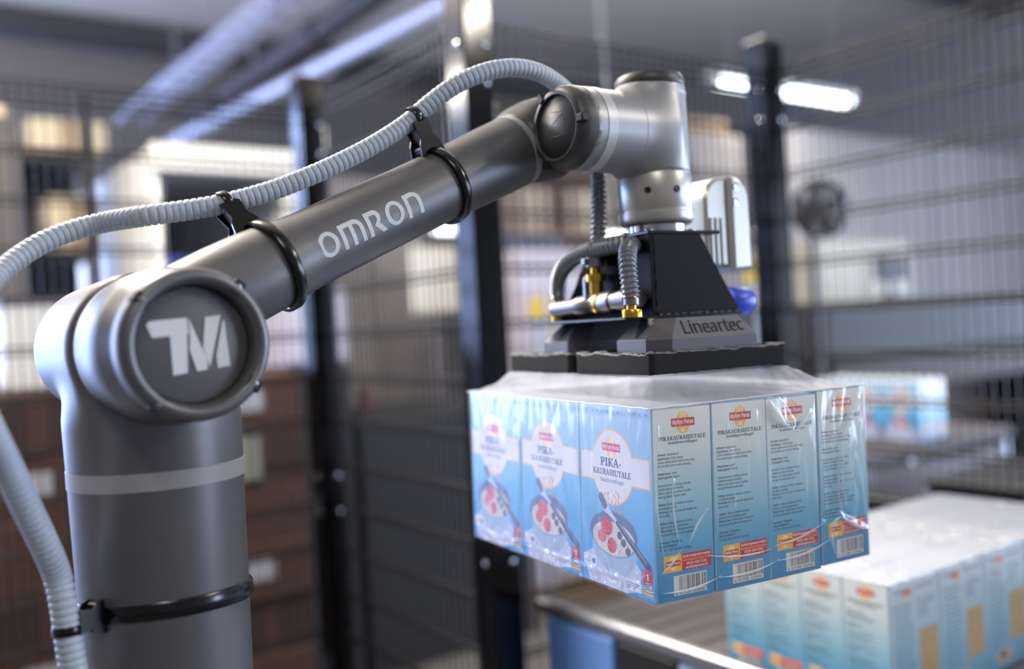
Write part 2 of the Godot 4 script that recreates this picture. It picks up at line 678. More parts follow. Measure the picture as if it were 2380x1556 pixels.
func side_print() -> Image:
	var w := 600
	var h := 1520
	var im := blank(w, h, [[0.0, Color(0.91, 0.92, 0.895)], [0.22, Color(0.83, 0.88, 0.875)], [0.5, Color(0.60, 0.78, 0.845)], [0.75, Color(0.30, 0.64, 0.79)], [1.0, Color(0.10, 0.51, 0.72)]])
	var ink := Color(0.07, 0.08, 0.14)
	mill_logo(im, Vector2(0.52 * w, 0.077 * h), 0.41 * w, Color(0.98, 0.72, 0.20), Color(0.76, 0.13, 0.12), Color(0.96, 0.93, 0.88))
	write(im, "PIKAKAURAHIUTALE", Rect2(0.51, 0.146, 0.83, 0.0205), ink, "Droid Serif", 700, 0.0, 1)
	write(im, "Snabbhavreflingor", Rect2(0.51, 0.1735, 0.52, 0.0135), ink, "Droid Serif", 700, 0.0, 1)
	for l in SIDE_LINES:
		var x := 0.065
		if l[1] != "":
			var b := line(l[1], 56, ink, "Droid Sans", 700)
			var s := 0.0118 * h / (56 * 0.714)
			write(im, l[1], Rect2(x, l[0], b.get_width() * s * 0.80 / w, 0.0118), ink, "Droid Sans", 700)
			x += b.get_width() * s * 0.80 / w
		if l[2] != "":
			var t := line(l[2], 56, ink)
			var s := 0.0118 * h / (56 * 0.714)
			write(im, l[2], Rect2(x, l[0], t.get_width() * s * 0.80 / w, 0.0118), ink)
	block(im, 0.13, 0.765, 0.96, 0.853, Color(0.76, 0.06, 0.10))
	block(im, 0.13, 0.765, 0.44, 0.853, Color(0.97, 0.72, 0.13))
	mill_logo(im, Vector2(0.285 * w, 0.809 * h), 0.26 * w, Color(0.99, 0.80, 0.35), Color(0.72, 0.13, 0.13), Color(0.98, 0.95, 0.9))
	write(im, "Kuluttajaneuvonta", Rect2(0.70, 0.7725, 0.49, 0.0145), Color(0.96, 0.93, 0.9), "Droid Serif", 700, 0.0, 1)
	write(im, "Konsumentrådgivning", Rect2(0.70, 0.7925, 0.49, 0.0135), Color(0.97, 0.70, 0.15), "Droid Serif", 700, 0.0, 1)
	write(im, "(019) 428 1126", Rect2(0.70, 0.813, 0.36, 0.0135), Color(0.96, 0.93, 0.9), "Droid Serif", 700, 0.0, 1)
	write(im, "myllynparas.fi", Rect2(0.70, 0.8325, 0.40, 0.0135), Color(0.96, 0.93, 0.9), "Droid Serif", 700, 0.0, 1)
	block(im, 0.29, 0.874, 0.87, 0.979, Color(0.86, 0.86, 0.83))
	var bars := RandomNumberGenerator.new()
	bars.seed = 11
	var x := 0.38
	while x < 0.85:
		var t: float = [0.006, 0.006, 0.012, 0.018][bars.randi() % 4]
		block(im, x, 0.880, x + t, 0.964, Color(0.06, 0.06, 0.10))
		x += t + float([0.006, 0.009, 0.012, 0.018][bars.randi() % 4])
	block(im, 0.38, 0.955, 0.85, 0.966, Color(0.86, 0.86, 0.83))
	write(im, "6  417700  053696", Rect2(0.32, 0.9615, 0.52, 0.0125), Color(0.06, 0.06, 0.10))
	return im


func front_print() -> Image:
	var w := 768
	var h := 1152
	var im := blank(w, h, [[0.0, Color(0.70, 0.82, 0.93)], [0.35, Color(0.52, 0.75, 0.92)], [0.7, Color(0.30, 0.66, 0.90)], [1.0, Color(0.20, 0.58, 0.86)]])  # printed blue gradient, lightened for the pale veil reflected by the film
	var S := Vector2(w, h)
	var white := Color(0.88, 0.89, 0.94)
	var orange := Color(0.95, 0.74, 0.38)
	var ink := Color(0.11, 0.24, 0.46)
	for k in 13:
		write(im, "VUODESTA 1928"[k], Rect2(0.05 + k * 0.073, 0.026, 0, 0.013), Color(0.25, 0.45, 0.80), "Droid Sans", 700)
	# badge: a disc with a ribbon across, edged in orange
	var c := Vector2(0.47, 0.335) * S
	ellipse(im, c, Vector2(0.295 * w, 0.207 * h), orange.lerp(white, 0.25))
	block(im, 0.015, 0.262, 0.975, 0.422, orange)
	block(im, 0.027, 0.269, 0.963, 0.415, white)
	ellipse(im, c, Vector2(0.281 * w, 0.198 * h), white)
	block(im, 0.027, 0.269, 0.963, 0.415, white)
	mill_logo(im, Vector2(0.46, 0.228) * S, 0.25 * w, Color(0.98, 0.84, 0.55), Color(0.80, 0.20, 0.38), white)
	write(im, "PIKA-", Rect2(0.45, 0.288, 0.30, 0.045), ink, "Droid Serif", 700, 0.0, 1)
	write(im, "KAURAHIUTALE", Rect2(0.46, 0.351, 0.54, 0.032), ink, "Droid Serif", 700, 0.0, 1)
	write(im, "Snabbhavreflingor", Rect2(0.46, 0.401, 0.33, 0.022), ink.lerp(white, 0.25), "Droid Serif", 400, -3.0, 1)
	# napkin, bowl, porridge, berries
	shape(im, PackedVector2Array([Vector2(0.10, 1.0) * S, Vector2(0.02, 0.86) * S, Vector2(0.2, 0.80) * S, Vector2(0.72, 0.80) * S, Vector2(0.83, 0.86) * S, Vector2(0.80, 0.97) * S, Vector2(0.62, 1.0) * S]), Color(0.72, 0.76, 0.88))
	shape(im, PackedVector2Array([Vector2(0.125, 0.70) * S, Vector2(0.80, 0.70) * S, Vector2(0.745, 0.84) * S, Vector2(0.62, 0.915) * S, Vector2(0.36, 0.915) * S, Vector2(0.19, 0.84) * S]), Color(0.62, 0.71, 0.85))
	ellipse(im, Vector2(0.46, 0.70) * S, Vector2(0.345 * w, 0.128 * h), Color(0.42, 0.60, 0.80))
	ellipse(im, Vector2(0.46, 0.70) * S, Vector2(0.328 * w, 0.119 * h), Color(0.30, 0.42, 0.62))
	ellipse(im, Vector2(0.46, 0.727) * S, Vector2(0.295 * w, 0.093 * h), Color(0.78, 0.77, 0.80))
	var r := RandomNumberGenerator.new()
	r.seed = 5
	for k in 520:
		var a := r.randf() * TAU
		var q := sqrt(r.randf())
		var p := Vector2(0.455, 0.725) * S + Vector2(cos(a) * 0.285 * w, sin(a) * 0.089 * h) * q
		var l := r.randf_range(0.66, 0.98)
		stroke(im, p, p + Vector2(r.randf_range(-9, 9), r.randf_range(-6, 6)), 3.5, 2.5, Color(l, l * 0.985, l * 0.98))
	for b in [[0.37, 0.668, 0.085, 0.050], [0.30, 0.727, 0.060, 0.036], [0.44, 0.765, 0.064, 0.042]]:
		ellipse(im, Vector2(b[0], b[1]) * S, Vector2(b[2] * w, b[3] * h), Color(0.78, 0.24, 0.32))
		for k in 16:
			var a := r.randf() * TAU
			var q := sqrt(r.randf()) * 0.82
			ellipse(im, Vector2(b[0] + cos(a) * b[2] * q, b[1] + sin(a) * b[3] * q) * S, Vector2(9, 8), Color(0.90, 0.42, 0.46).lerp(Color(0.74, 0.20, 0.28), r.randf()))
	for b in [[0.60, 0.735], [0.66, 0.775], [0.55, 0.700]]:
		ellipse(im, Vector2(b[0], b[1]) * S, Vector2(0.035 * w, 0.022 * h), Color(0.30, 0.33, 0.46))
	# spoon
	stroke(im, Vector2(0.30, 0.515) * S, Vector2(0.37, 0.565) * S, 36, 34, Color(0.74, 0.79, 0.88))
	stroke(im, Vector2(0.295, 0.512) * S, Vector2(0.35, 0.552) * S, 29, 27, Color(0.32, 0.42, 0.58))
	stroke(im, Vector2(0.39, 0.578) * S, Vector2(0.52, 0.632) * S, 20, 11, Color(0.78, 0.82, 0.90))
	stroke(im, Vector2(0.52, 0.635) * S, Vector2(0.93, 0.828) * S, 15, 29, Color(0.20, 0.30, 0.46))
	stroke(im, Vector2(0.53, 0.632) * S, Vector2(0.90, 0.806) * S, 3, 4, Color(0.55, 0.62, 0.75))
	stroke(im, Vector2(0.52, 0.642) * S, Vector2(0.88, 0.812) * S, 2, 3, Color(0.10, 0.17, 0.30))
	# oat ear
	for k in 26:
		var p := Vector2(r.randf_range(0.34, 0.56), r.randf_range(0.455, 0.535)) * S
		p.y += absf(p.x / w - 0.45) * -60.0
		stroke(im, p, p + Vector2(r.randf_range(-14, 20), r.randf_range(14, 34)), 4.0, 1.5, Color(0.78, 0.55, 0.38).lerp(Color(0.92, 0.76, 0.56), r.randf()))
	for k in 6:
		var p := Vector2(0.49 + k * 0.022, 0.545 + (k % 3) * 0.014) * S
		stroke(im, p, p + Vector2(9, 22), 5.0, 2.0, Color(0.80, 0.52, 0.36))
	# pot sign with its minute, beige tag, notes, weight
	block(im, 0.845, 0.852, 0.975, 0.921, Color(0.70, 0.16, 0.28))
	block(im, 0.83, 0.842, 0.985, 0.850, Color(0.70, 0.16, 0.28))
	block(im, 0.895, 0.832, 0.92, 0.842, Color(0.70, 0.16, 0.28))
	write(im, "1", Rect2(0.91, 0.860, 0.045, 0.033), white, "Droid Serif", 700, 0.0, 1)
	write(im, "min", Rect2(0.91, 0.902, 0.06, 0.009), white, "Droid Sans", 700, 0.0, 1)
	block(im, 0.855, 0.933, 0.985, 0.985, Color(0.62, 0.56, 0.55))
	for k in 3:
		stroke(im, Vector2(0.845, 0.94 + k * 0.014) * S, Vector2(0.875, 0.935 + k * 0.014) * S, 5, 3, Color(0.86, 0.72, 0.46))
	for k in 2:
		block(im, 0.885, 0.945 + k * 0.017, 0.975, 0.952 + k * 0.017, Color(0.82, 0.78, 0.76))
	block(im, 0.02, 0.853, 0.21, 0.913, Color(0.84, 0.86, 0.92))
	for k in 3:
		block(im, 0.035, 0.866 + k * 0.013, 0.13, 0.871 + k * 0.013, Color(0.55, 0.62, 0.78))
	ellipse(im, Vector2(0.165, 0.885) * S, Vector2(0.026 * w, 0.017 * h), Color(0.12, 0.38, 0.75))
	block(im, 0.60, 0.925, 0.83, 0.975, Color(0.80, 0.83, 0.91))
	for k in 3:
		block(im, 0.62, 0.934 + k * 0.013, 0.80 - k * 0.03, 0.940 + k * 0.013, Color(0.45, 0.50, 0.70))
	write(im, "500 g", Rect2(0.46, 0.948, 0.19, 0.025), Color(0.93, 0.94, 0.97), "Droid Serif", 700, 0.0, 1)
	return im


func back_print() -> Image:
	var w := 512
	var h := 768
	var im := blank(w, h, [[0.0, Color(0.86, 0.90, 0.905)], [0.4, Color(0.72, 0.84, 0.88)], [1.0, Color(0.42, 0.70, 0.83)]])
	var S := Vector2(w, h)
	mill_logo(im, Vector2(0.35, 0.09) * S, 0.20 * w, Color(0.97, 0.78, 0.42), Color(0.80, 0.32, 0.28), Color(0.95, 0.93, 0.9))
	write(im, "Kaurapuuro", Rect2(0.10, 0.055, 0, 0.02), Color(0.3, 0.42, 0.55), "Droid Serif", 700)
	write(im, "Havregrynsgröt", Rect2(0.52, 0.06, 0, 0.022), Color(0.3, 0.42, 0.55), "Droid Serif", 700)
	var r := RandomNumberGenerator.new()
	r.seed = 8
	for k in 18:
		var y := 0.17 + k * 0.037
		block(im, 0.08, y, 0.08 + r.randf_range(0.30, 0.40), y + 0.011, Color(0.42, 0.55, 0.64))
	for k in 5:
		block(im, 0.55, 0.17 + k * 0.03, 0.55 + r.randf_range(0.2, 0.38), 0.18 + k * 0.03, Color(0.42, 0.55, 0.64))
	block(im, 0.56, 0.40, 0.95, 0.80, Color(0.78, 0.66, 0.44))
	for k in 160:
		var p := Vector2(r.randf_range(0.58, 0.93), r.randf_range(0.41, 0.78)) * S
		stroke(im, p, p + Vector2(r.randf_range(-8, 8), r.randf_range(4, 12)), 3, 2, Color(0.70, 0.54, 0.32).lerp(Color(0.93, 0.86, 0.70), r.randf()))
	ellipse(im, Vector2(0.40, 0.90) * S, Vector2(0.22 * w, 0.06 * h), Color(0.80, 0.72, 0.66))
	ellipse(im, Vector2(0.36, 0.89) * S, Vector2(0.08 * w, 0.03 * h), Color(0.45, 0.32, 0.28))
	return im



# ---------------------------------------------------------------- the robot arm
const ARM_AT := Vector3(0.2517, 0.0, -0.9214)      # foot of the arm
const ARM_TURN := 4.29                              # the arm's plane against the hall's
var arm_xf := Transform3D(Basis(Vector3.UP, deg_to_rad(ARM_TURN)), ARM_AT)


func in_arm(world: Vector3) -> Vector3:
	return arm_xf.affine_inverse() * world


func letter(pts: PackedVector2Array, s0: float, wide: float, tall: float, holes := false) -> G:
	# a flat letter bent round the forearm: x runs along the tube, y round it
	var g := G.new()
	var r := 0.0380
	var tris := []
	if holes:                                       # the letter o: a ring
		var m := pts.size() / 2
		for k in m:
			var k2 := (k + 1) % m
			tris.append([pts[k], pts[k2], pts[m + k]])
			tris.append([pts[k2], pts[m + k2], pts[m + k]])
	else:
		var t := Geometry2D.triangulate_polygon(pts)
		for k in range(0, t.size(), 3):
			tris.append([pts[t[k]], pts[t[k + 1]], pts[t[k + 2]]])
	for pass_ in 3:
		var finer := []
		for t in tris:
			var ab: Vector2 = (t[0] + t[1]) * 0.5
			var bc: Vector2 = (t[1] + t[2]) * 0.5
			var ca: Vector2 = (t[2] + t[0]) * 0.5
			finer.append_array([[t[0], ab, ca], [ab, t[1], bc], [ca, bc, t[2]], [ab, bc, ca]])
		tris = finer
	var seen := {}
	for t in tris:
		var id := []
		for p in t:
			var key := Vector2i(roundi(p.x * 4000), roundi(p.y * 4000))
			if not seen.has(key):
				var a: float = (p.y - 0.49) * tall / r
				var nn := Vector3(sin(a), 0, cos(a))
				seen[key] = g.add(Vector3(nn.x * r, s0 + p.x * wide, nn.z * r), nn)
			id.append(seen[key])
		g.tri(id[0], id[1], id[2])
	return g


func _robot() -> void:
	var o := thing("robot_arm", "dark grey jointed robot arm with silver wrist reaching over the carton pack", "robot arm", ARM_AT, Basis(Vector3.UP, deg_to_rad(ARM_TURN)))
	# foot, shoulder and pedestal below the frame
	var g := G.new()
	g.lathe([Vector2(0, 0.0), Vector2(0.17, 0.0), Vector2(0.17, 0.03), Vector2(0.11, 0.05), Vector2(0.10, 0.52), Vector2(0.14, 0.54), Vector2(0.14, 0.57), Vector2(0, 0.57)])
	put("pedestal", g, M.dark_machine, o)
	g = G.new()
	g.lathe([Vector2(0.0, 0.57), Vector2(0.095, 0.57), Vector2(0.10, 0.60), Vector2(0.10, 0.80), Vector2(0.085, 0.86), Vector2(0.0, 0.88)])
	put("shoulder", g, M.robot, o)

	# upper arm: a tapering tube that runs into the rounded elbow housing
	var e := Vector3(0.3066 - 0.32, 1.4997, 0.0)                  # elbow axis, along z
	var ta := Vector3(0.006, 0.80, -0.022)
	var tb := Vector3(0.0, 1.463, -0.022)
	var ha := e + Vector3(0, 0, -0.150)
	var hb := e + Vector3(0, 0, 0.018)
	var f1 := func(p: Vector3) -> float: return smin(cyl(p, ta, tb, 0.0690, 0.0812, 0.034), cyl(p, ha, hb, 0.064, 0.071, 0.012 + 0.02 * clampf((hb.z - p.z) / 0.1, 0, 1)), 0.03)
	put("upper_arm", nets(f1, Vector3(-0.11, 0.84, -0.185), Vector3(0.11, 1.60, 0.08), 0.0065), M.robot, o)
	g = G.new()
	g.lathe([Vector2(0.0790, 0), Vector2(0.0806, 0.0005), Vector2(0.0808, 0.0165), Vector2(0.0794, 0.017)], Transform3D(Basis(), Vector3(0.001, 1.372, -0.022)), 64)
	put("joint_band", g, M.band_dim, o)
	var az := Basis(Vector3.RIGHT, Vector3.BACK, Vector3.DOWN)    # y axis turned towards z
	g = G.new()
	g.lathe([Vector2(0.055, -0.004), Vector2(0.0655, -0.004), Vector2(0.0665, -0.003), Vector2(0.0665, 0.008), Vector2(0.06, 0.009)], Transform3D(az, e + Vector3(0, 0, 0.022)), 64)
	put("joint_band", g, M.band, o)

	# elbow: drum with a raised rim, four dark blocks painting shaded screw pockets and the round cap that carries the emblem
	g = G.new()
	g.lathe([Vector2(0.05, 0.0), Vector2(0.0655, 0.0), Vector2(0.068, 0.003), Vector2(0.069, 0.045), Vector2(0.0675, 0.060), Vector2(0.0625, 0.070), Vector2(0.0622, 0.078), Vector2(0.0640, 0.082), Vector2(0.0645, 0.096), Vector2(0.0638, 0.1005),
		Vector2(0.0612, 0.1045), Vector2(0.0578, 0.1062), Vector2(0.0548, 0.1060), Vector2(0.0525, 0.1040), Vector2(0.0505, 0.0975), Vector2(0.0494, 0.0890)], Transform3D(az, e + Vector3(0, 0, 0.030)), 72)
	var drum := put("elbow_drum", g, M.robot, o)
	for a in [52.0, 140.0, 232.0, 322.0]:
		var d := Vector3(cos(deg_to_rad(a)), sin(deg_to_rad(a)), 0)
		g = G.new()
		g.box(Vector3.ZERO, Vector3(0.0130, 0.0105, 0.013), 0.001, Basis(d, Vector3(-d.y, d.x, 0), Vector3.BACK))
		put("pocket_shade", g, M.black_matt, drum, Transform3D(Basis(), e + d * 0.0588 + Vector3(0, 0, 0.1288)))  # dark block in place of a recess, its shade as colour
		g = G.new()
		g.lathe([Vector2(0.0, 0.0), Vector2(0.0027, 0.0), Vector2(0.0027, 0.002), Vector2(0.0016, 0.0025), Vector2(0.0, 0.0025)], Transform3D(az, Vector3.ZERO), 14)
		put("screw", g, M.galv, drum, Transform3D(Basis(), e + d * 0.0588 + Vector3(0, 0, 0.1336)))
	g = G.new()
	g.lathe([Vector2(0.0492, 0.0), Vector2(0.0485, 0.0025), Vector2(0.0465, 0.0035), Vector2(0.0, 0.0035)], Transform3D(az, e + Vector3(0, 0, 0.1170)), 64)
	var cap := put("elbow_cap", g, M.cap_disc, o)
	var k := 1.0 / 7900.0
	var cx := 1312.0
	var cy := 695.0
	for poly in [[[1012, 570], [1036, 546], [1285, 532], [1292, 640], [1281, 640], [1271, 893], [1172, 905], [1165, 648], [1048, 655]],
			[[1296, 532], [1380, 745], [1412, 795], [1408, 880], [1335, 888], [1292, 745], [1300, 640]],
			[[1410, 532], [1520, 522], [1425, 870], [1412, 795], [1385, 740]], [[1532, 560], [1545, 560], [1570, 866], [1482, 876], [1475, 790]]]:
		var pts := PackedVector2Array()
		for q in poly:
			pts.append(Vector2((q[0] - cx) * k * 0.98, (cy - q[1]) * k))
		put("emblem", G.new().prism(pts, 0.0, 0.0008, Transform3D(Basis(), e + Vector3(-0.001, 0.002, 0.1205))), M.logo, cap)

	# forearm: tube along u through the elbow, the maker's name on its flank
	var tilt := deg_to_rad(23.22)
	var u := Vector3(cos(tilt), sin(tilt), 0)
	var mid := Vector3(0.5071 - 0.32, 1.6115, -0.834 + 0.9)
	var fx := axis(mid, u, Vector3(sin(tilt), -cos(tilt), 0))      # local x points down across the tube
	fx.basis.x = Vector3(-sin(tilt), cos(tilt), 0)                  # across, upwards
	fx.basis.z = Vector3.BACK
	var prof := []
	for q in [[0.0400, -0.205], [0.0415, -0.165], [0.0418, -0.135], [0.0405, -0.100], [0.0386, -0.082], [0.0378, -0.068], [0.0377, -0.03], [0.0377, 0.07], [0.0380, 0.10], [0.0393, 0.15], [0.0410, 0.19], [0.0415, 0.222]]:
		prof.append(Vector2(q[0], q[1]))
	g = G.new()
	g.lathe(prof, fx, 72)
	var fore := put("forearm", g, M.robot, o)
	var ring := PackedVector2Array()
	for half in [[0.5, 0.5], [0.285, 0.335]]:
		for q in 40:
			ring.append(Vector2(0.5 + cos(TAU * q / 40.0) * half[0], 0.5 + sin(TAU * q / 40.0) * half[1]))
	var em := PackedVector2Array([Vector2(0, 0), Vector2(0, 1), Vector2(0.65, 1)])
	for q in 8:
		em.append(Vector2(0.65 + 0.35 * sin(PI / 16 * (q + 1)), 0.58 + 0.42 * cos(PI / 16 * (q + 1))))
	em.append_array([Vector2(1, 0), Vector2(0.83, 0), Vector2(0.83, 0.62), Vector2(0.80, 0.72), Vector2(0.74, 0.79), Vector2(0.66, 0.81), Vector2(0.585, 0.81), Vector2(0.585, 0), Vector2(0.415, 0), Vector2(0.415, 0.81), Vector2(0.17, 0.81), Vector2(0.17, 0)])
	var en := PackedVector2Array([Vector2(0, 0), Vector2(0, 1), Vector2(0.52, 1)])
	for q in 8:
		en.append(Vector2(0.52 + 0.48 * sin(PI / 16 * (q + 1)), 0.57 + 0.43 * cos(PI / 16 * (q + 1))))
	en.append_array([Vector2(1, 0), Vector2(0.765, 0), Vector2(0.765, 0.58), Vector2(0.73, 0.71), Vector2(0.65, 0.79), Vector2(0.54, 0.81), Vector2(0.235, 0.81), Vector2(0.235, 0)])
	var er := PackedVector2Array([Vector2(0, 0), Vector2(0, 1), Vector2(0.50, 1)])
	for q in 10:
		er.append(Vector2(0.50 + 0.34 * sin(PI / 12 * (q + 1)), 0.69 + 0.31 * cos(PI / 12 * (q + 1))))
	er.append_array([Vector2(0.70, 0.41), Vector2(1.02, 0.02), Vector2(0.74, 0.0), Vector2(0.38, 0.39), Vector2(0.55, 0.53), Vector2(0.61, 0.62), Vector2(0.61, 0.70), Vector2(0.58, 0.77), Vector2(0.50, 0.81), Vector2(0.225, 0.81), Vector2(0.225, 0)])
	for l in [[ring, -0.0740, 0.0228, true], [em, -0.0474, 0.0272, false], [er, -0.0158, 0.0212, false], [ring, 0.0083, 0.0226, true], [en, 0.0346, 0.0205, false]]:
		put("letter", letter(l[0], l[1], l[2], 0.0248, l[3]), M.logo, fore, fx)
	g = G.new()
	g.lathe([Vector2(0.041, 0.2225), Vector2(0.0421, 0.223), Vector2(0.0421, 0.2305), Vector2(0.041, 0.231)], fx, 64)
	put("joint_band", g, M.band_dim, o)
	# wrist: the forearm's round end, the cross barrel in front of it and the upright last joint
	var we := Vector3(0.7600 - 0.32, 1.7185, 0.0)
	var ea := fx * Vector3(0, 0.2315, 0)
	var eb := fx * Vector3(0, 0.275, 0)
	var wa := we + Vector3(0, 0, 0.012)
	var wb := we + Vector3(0, 0, 0.105)
	var f2 := func(p: Vector3) -> float: return smin(cyl(p, ea, eb, 0.0415, 0.0425, 0.004), cyl(p, wa, wb, 0.046, 0.045, 0.022), 0.02)
	put("wrist_elbow", nets(f2, Vector3(0.34, 1.63, -0.01), Vector3(0.51, 1.79, 0.125), 0.005), M.robot_dark, o)
	var bx := (in_arm(Vector3(1, 0, 0)) - in_arm(Vector3.ZERO)).normalized()    # the hall's x in the arm's frame
	var w0 := in_arm(Vector3(0.653, 1.7146, -0.808))
	var j6 := in_arm(Vector3(0.7985, 0, -0.808))
	var c1 := w0 + bx * 0.0215
	var c2 := j6 + Vector3(0, 1.7146, 0)
	var d1 := j6 + Vector3(0, 1.6675, 0)
	var d2 := j6 + Vector3(0, 1.7715, 0)
	var f3 := func(p: Vector3) -> float: return smin(cyl(p, c1, c2, 0.0464, 0.0464, 0.002), cyl(p, d1, d2, 0.0425, 0.0415, 0.004), 0.022)
	put("wrist_barrel", nets(f3, Vector3(0.30, 1.655, 0.02), Vector3(0.62, 1.785, 0.20), 0.005), M.silver_body, o)
	var wf := axis(w0, bx)
	g = G.new()
	g.lathe([Vector2(0.0345, 0.006), Vector2(0.0345, 0.0015), Vector2(0.0355, 0.0), Vector2(0.0385, 0.0), Vector2(0.0425, 0.003), Vector2(0.0452, 0.008), Vector2(0.0462, 0.014), Vector2(0.0464, 0.0215)].map(func(q): return q), wf, 64)
	var rim := put("cap_rim", g, M.robot_dark, o)
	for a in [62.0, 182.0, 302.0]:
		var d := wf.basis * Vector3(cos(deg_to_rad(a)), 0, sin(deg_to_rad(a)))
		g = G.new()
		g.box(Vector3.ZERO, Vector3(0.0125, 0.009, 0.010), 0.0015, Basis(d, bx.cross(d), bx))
		put("pocket_shade", g, M.black_matt, rim, Transform3D(Basis(), w0 + d * 0.0420 + bx * 0.0035))  # shade of a recessed pocket, made as a dark block
	g = G.new()
	g.lathe([Vector2(0.0, 0.0), Vector2(0.033, 0.0), Vector2(0.0346, 0.0012), Vector2(0.0346, 0.004)], Transform3D(wf.basis, w0 + bx * 0.0030), 56)
	var disc := put("wrist_cap", g, M.cap_gloss, o)
	var lx := Basis(Vector3(0, 0, 1).cross(Vector3.UP), Vector3.UP, Vector3.BACK)
	var cf := Transform3D(Basis(bx.cross(Vector3.UP).normalized() * -1.0, Vector3.UP, -bx), w0 + bx * 0.0029)
	for s in [[-0.011, 0.015, 0.011, 0.018], [-0.011, 0.013, 0.008, 0.004], [-0.013, 0.004, -0.013, 0.010], [-0.012, -0.010, 0.010, 0.004], [-0.006, -0.010, 0.012, -0.010]]:
		g = G.new()
		g.rod(cf * Vector3(s[0], s[1], 0), cf * Vector3(s[2], s[3], 0), 0.0003, 6)
		put("emblem_line", g, M.black_matt, disc)
	for b in [[0.0375, 0.0515, 0.0470], [0.0955, 0.0968, 0.0468]]:
		g = G.new()
		g.lathe([Vector2(0.044, b[0]), Vector2(b[2], b[0] + 0.0004), Vector2(b[2], b[1] - 0.0004), Vector2(0.044, b[1])], wf, 64)
		put("joint_band", g, M.band, o)
	var jf := Transform3D(Basis(), j6)
	g = G.new()
	g.lathe([Vector2(0.040, 1.7570), Vector2(0.0424, 1.7575), Vector2(0.0422, 1.7620), Vector2(0.040, 1.7625)], jf, 64)
	put("joint_band", g, M.band, o)
	g = G.new()
	g.lathe([Vector2(0.0405, 1.7700), Vector2(0.0412, 1.7712), Vector2(0.0405, 1.7790), Vector2(0.0375, 1.7835), Vector2(0.0, 1.7845)], jf, 56)
	put("joint_cap", g, M.robot_dark, o)
	# flange: bright collar with hexagon screws and the ring the tool is bolted to
	g = G.new()
	g.lathe([Vector2(0.030, 1.6090), Vector2(0.0395, 1.6090), Vector2(0.0425, 1.6115), Vector2(0.0437, 1.6155), Vector2(0.0437, 1.6225), Vector2(0.0427, 1.6235), Vector2(0.0427, 1.6265), Vector2(0.0436, 1.6280), Vector2(0.0437, 1.6640), Vector2(0.0428, 1.6660), Vector2(0.0428, 1.6685)], jf, 72)
	var collar := put("flange_collar", g, M.alu, o)
	var cam_dir := (in_arm(Vector3(0, 1.5, 0)) - in_arm(Vector3(0.7985, 1.5, -0.808))).normalized()
	var side := Vector3.UP.cross(cam_dir)
	for a in [-10.0, 35.0, 125.0, 215.0, -100.0]:
		var d := cam_dir * cos(deg_to_rad(a)) + side * sin(deg_to_rad(a))
		var hex := [Vector2(0.0, 0.0), Vector2(0.0042, 0.0), Vector2(0.0042, 0.0022), Vector2(0.0030, 0.0030), Vector2(0.0, 0.0022)]
		g = G.new()
		g.lathe(hex, axis(j6 + Vector3(0, 1.6465, 0) + d * 0.0425, d, Vector3.UP), 6)
		put("hexagon_screw", g, M.black, collar)
	g = G.new()
	g.lathe([Vector2(0.0, 1.5985), Vector2(0.0325, 1.5985), Vector2(0.0335, 1.5995), Vector2(0.0335, 1.6085), Vector2(0.030, 1.6095), Vector2(0.0, 1.6095)], jf, 56)
	put("tool_flange", g, M.chrome, o)
	# camera module beside the flange: two rounded silver shells with screws and ribs
	var q0 := in_arm(Vector3(0.8985, 1.5535, -0.808))
	var vf := Transform3D(Basis(bx, Vector3.UP, bx.cross(Vector3.UP)), q0)
	var out := PackedVector2Array([Vector2(-0.0365, 0.006), Vector2(0.001, 0.006), Vector2(0.001, 0.115)])
	out.append_array(arc(Vector2(-0.008, 0.085), 0.0285, 90, 180, 10))
	g = G.new()
	g.prism(out, -0.024, 0.020, vf, 0.004)
	var module := put("camera_module", g, M.alu, o)
	for x in [-0.029, -0.020, -0.011]:
		g = G.new()
		g.box(Vector3(x, 0.036, 0.0205), Vector3(0.0045, 0.058, 0.004), 0.0015)
		put("cooling_rib", g, M.alu, module, vf)
	out = PackedVector2Array([Vector2(0.0015, 0.0), Vector2(0.036, 0.0), Vector2(0.038, 0.002)])
	out.append_array(arc(Vector2(0.010, 0.088), 0.028, 0, 90, 12))
	out.append(Vector2(0.0015, 0.116))
	g = G.new()
	g.prism(out, -0.027, 0.027, vf, 0.006)
	put("camera_shell", g, M.alu, o)
	for s in [[0.011, 0.103], [0.010, 0.084]]:
		g = G.new()
		g.lathe([Vector2(0.0, 0.0), Vector2(0.0050, 0.0), Vector2(0.0048, 0.0012), Vector2(0.0030, 0.0014), Vector2(0.0026, 0.0004), Vector2(0.0, 0.0004)], Transform3D(vf.basis * az, vf * Vector3(s[0], s[1], 0.0268)), 16)
		put("screw", g, M.chrome, module)


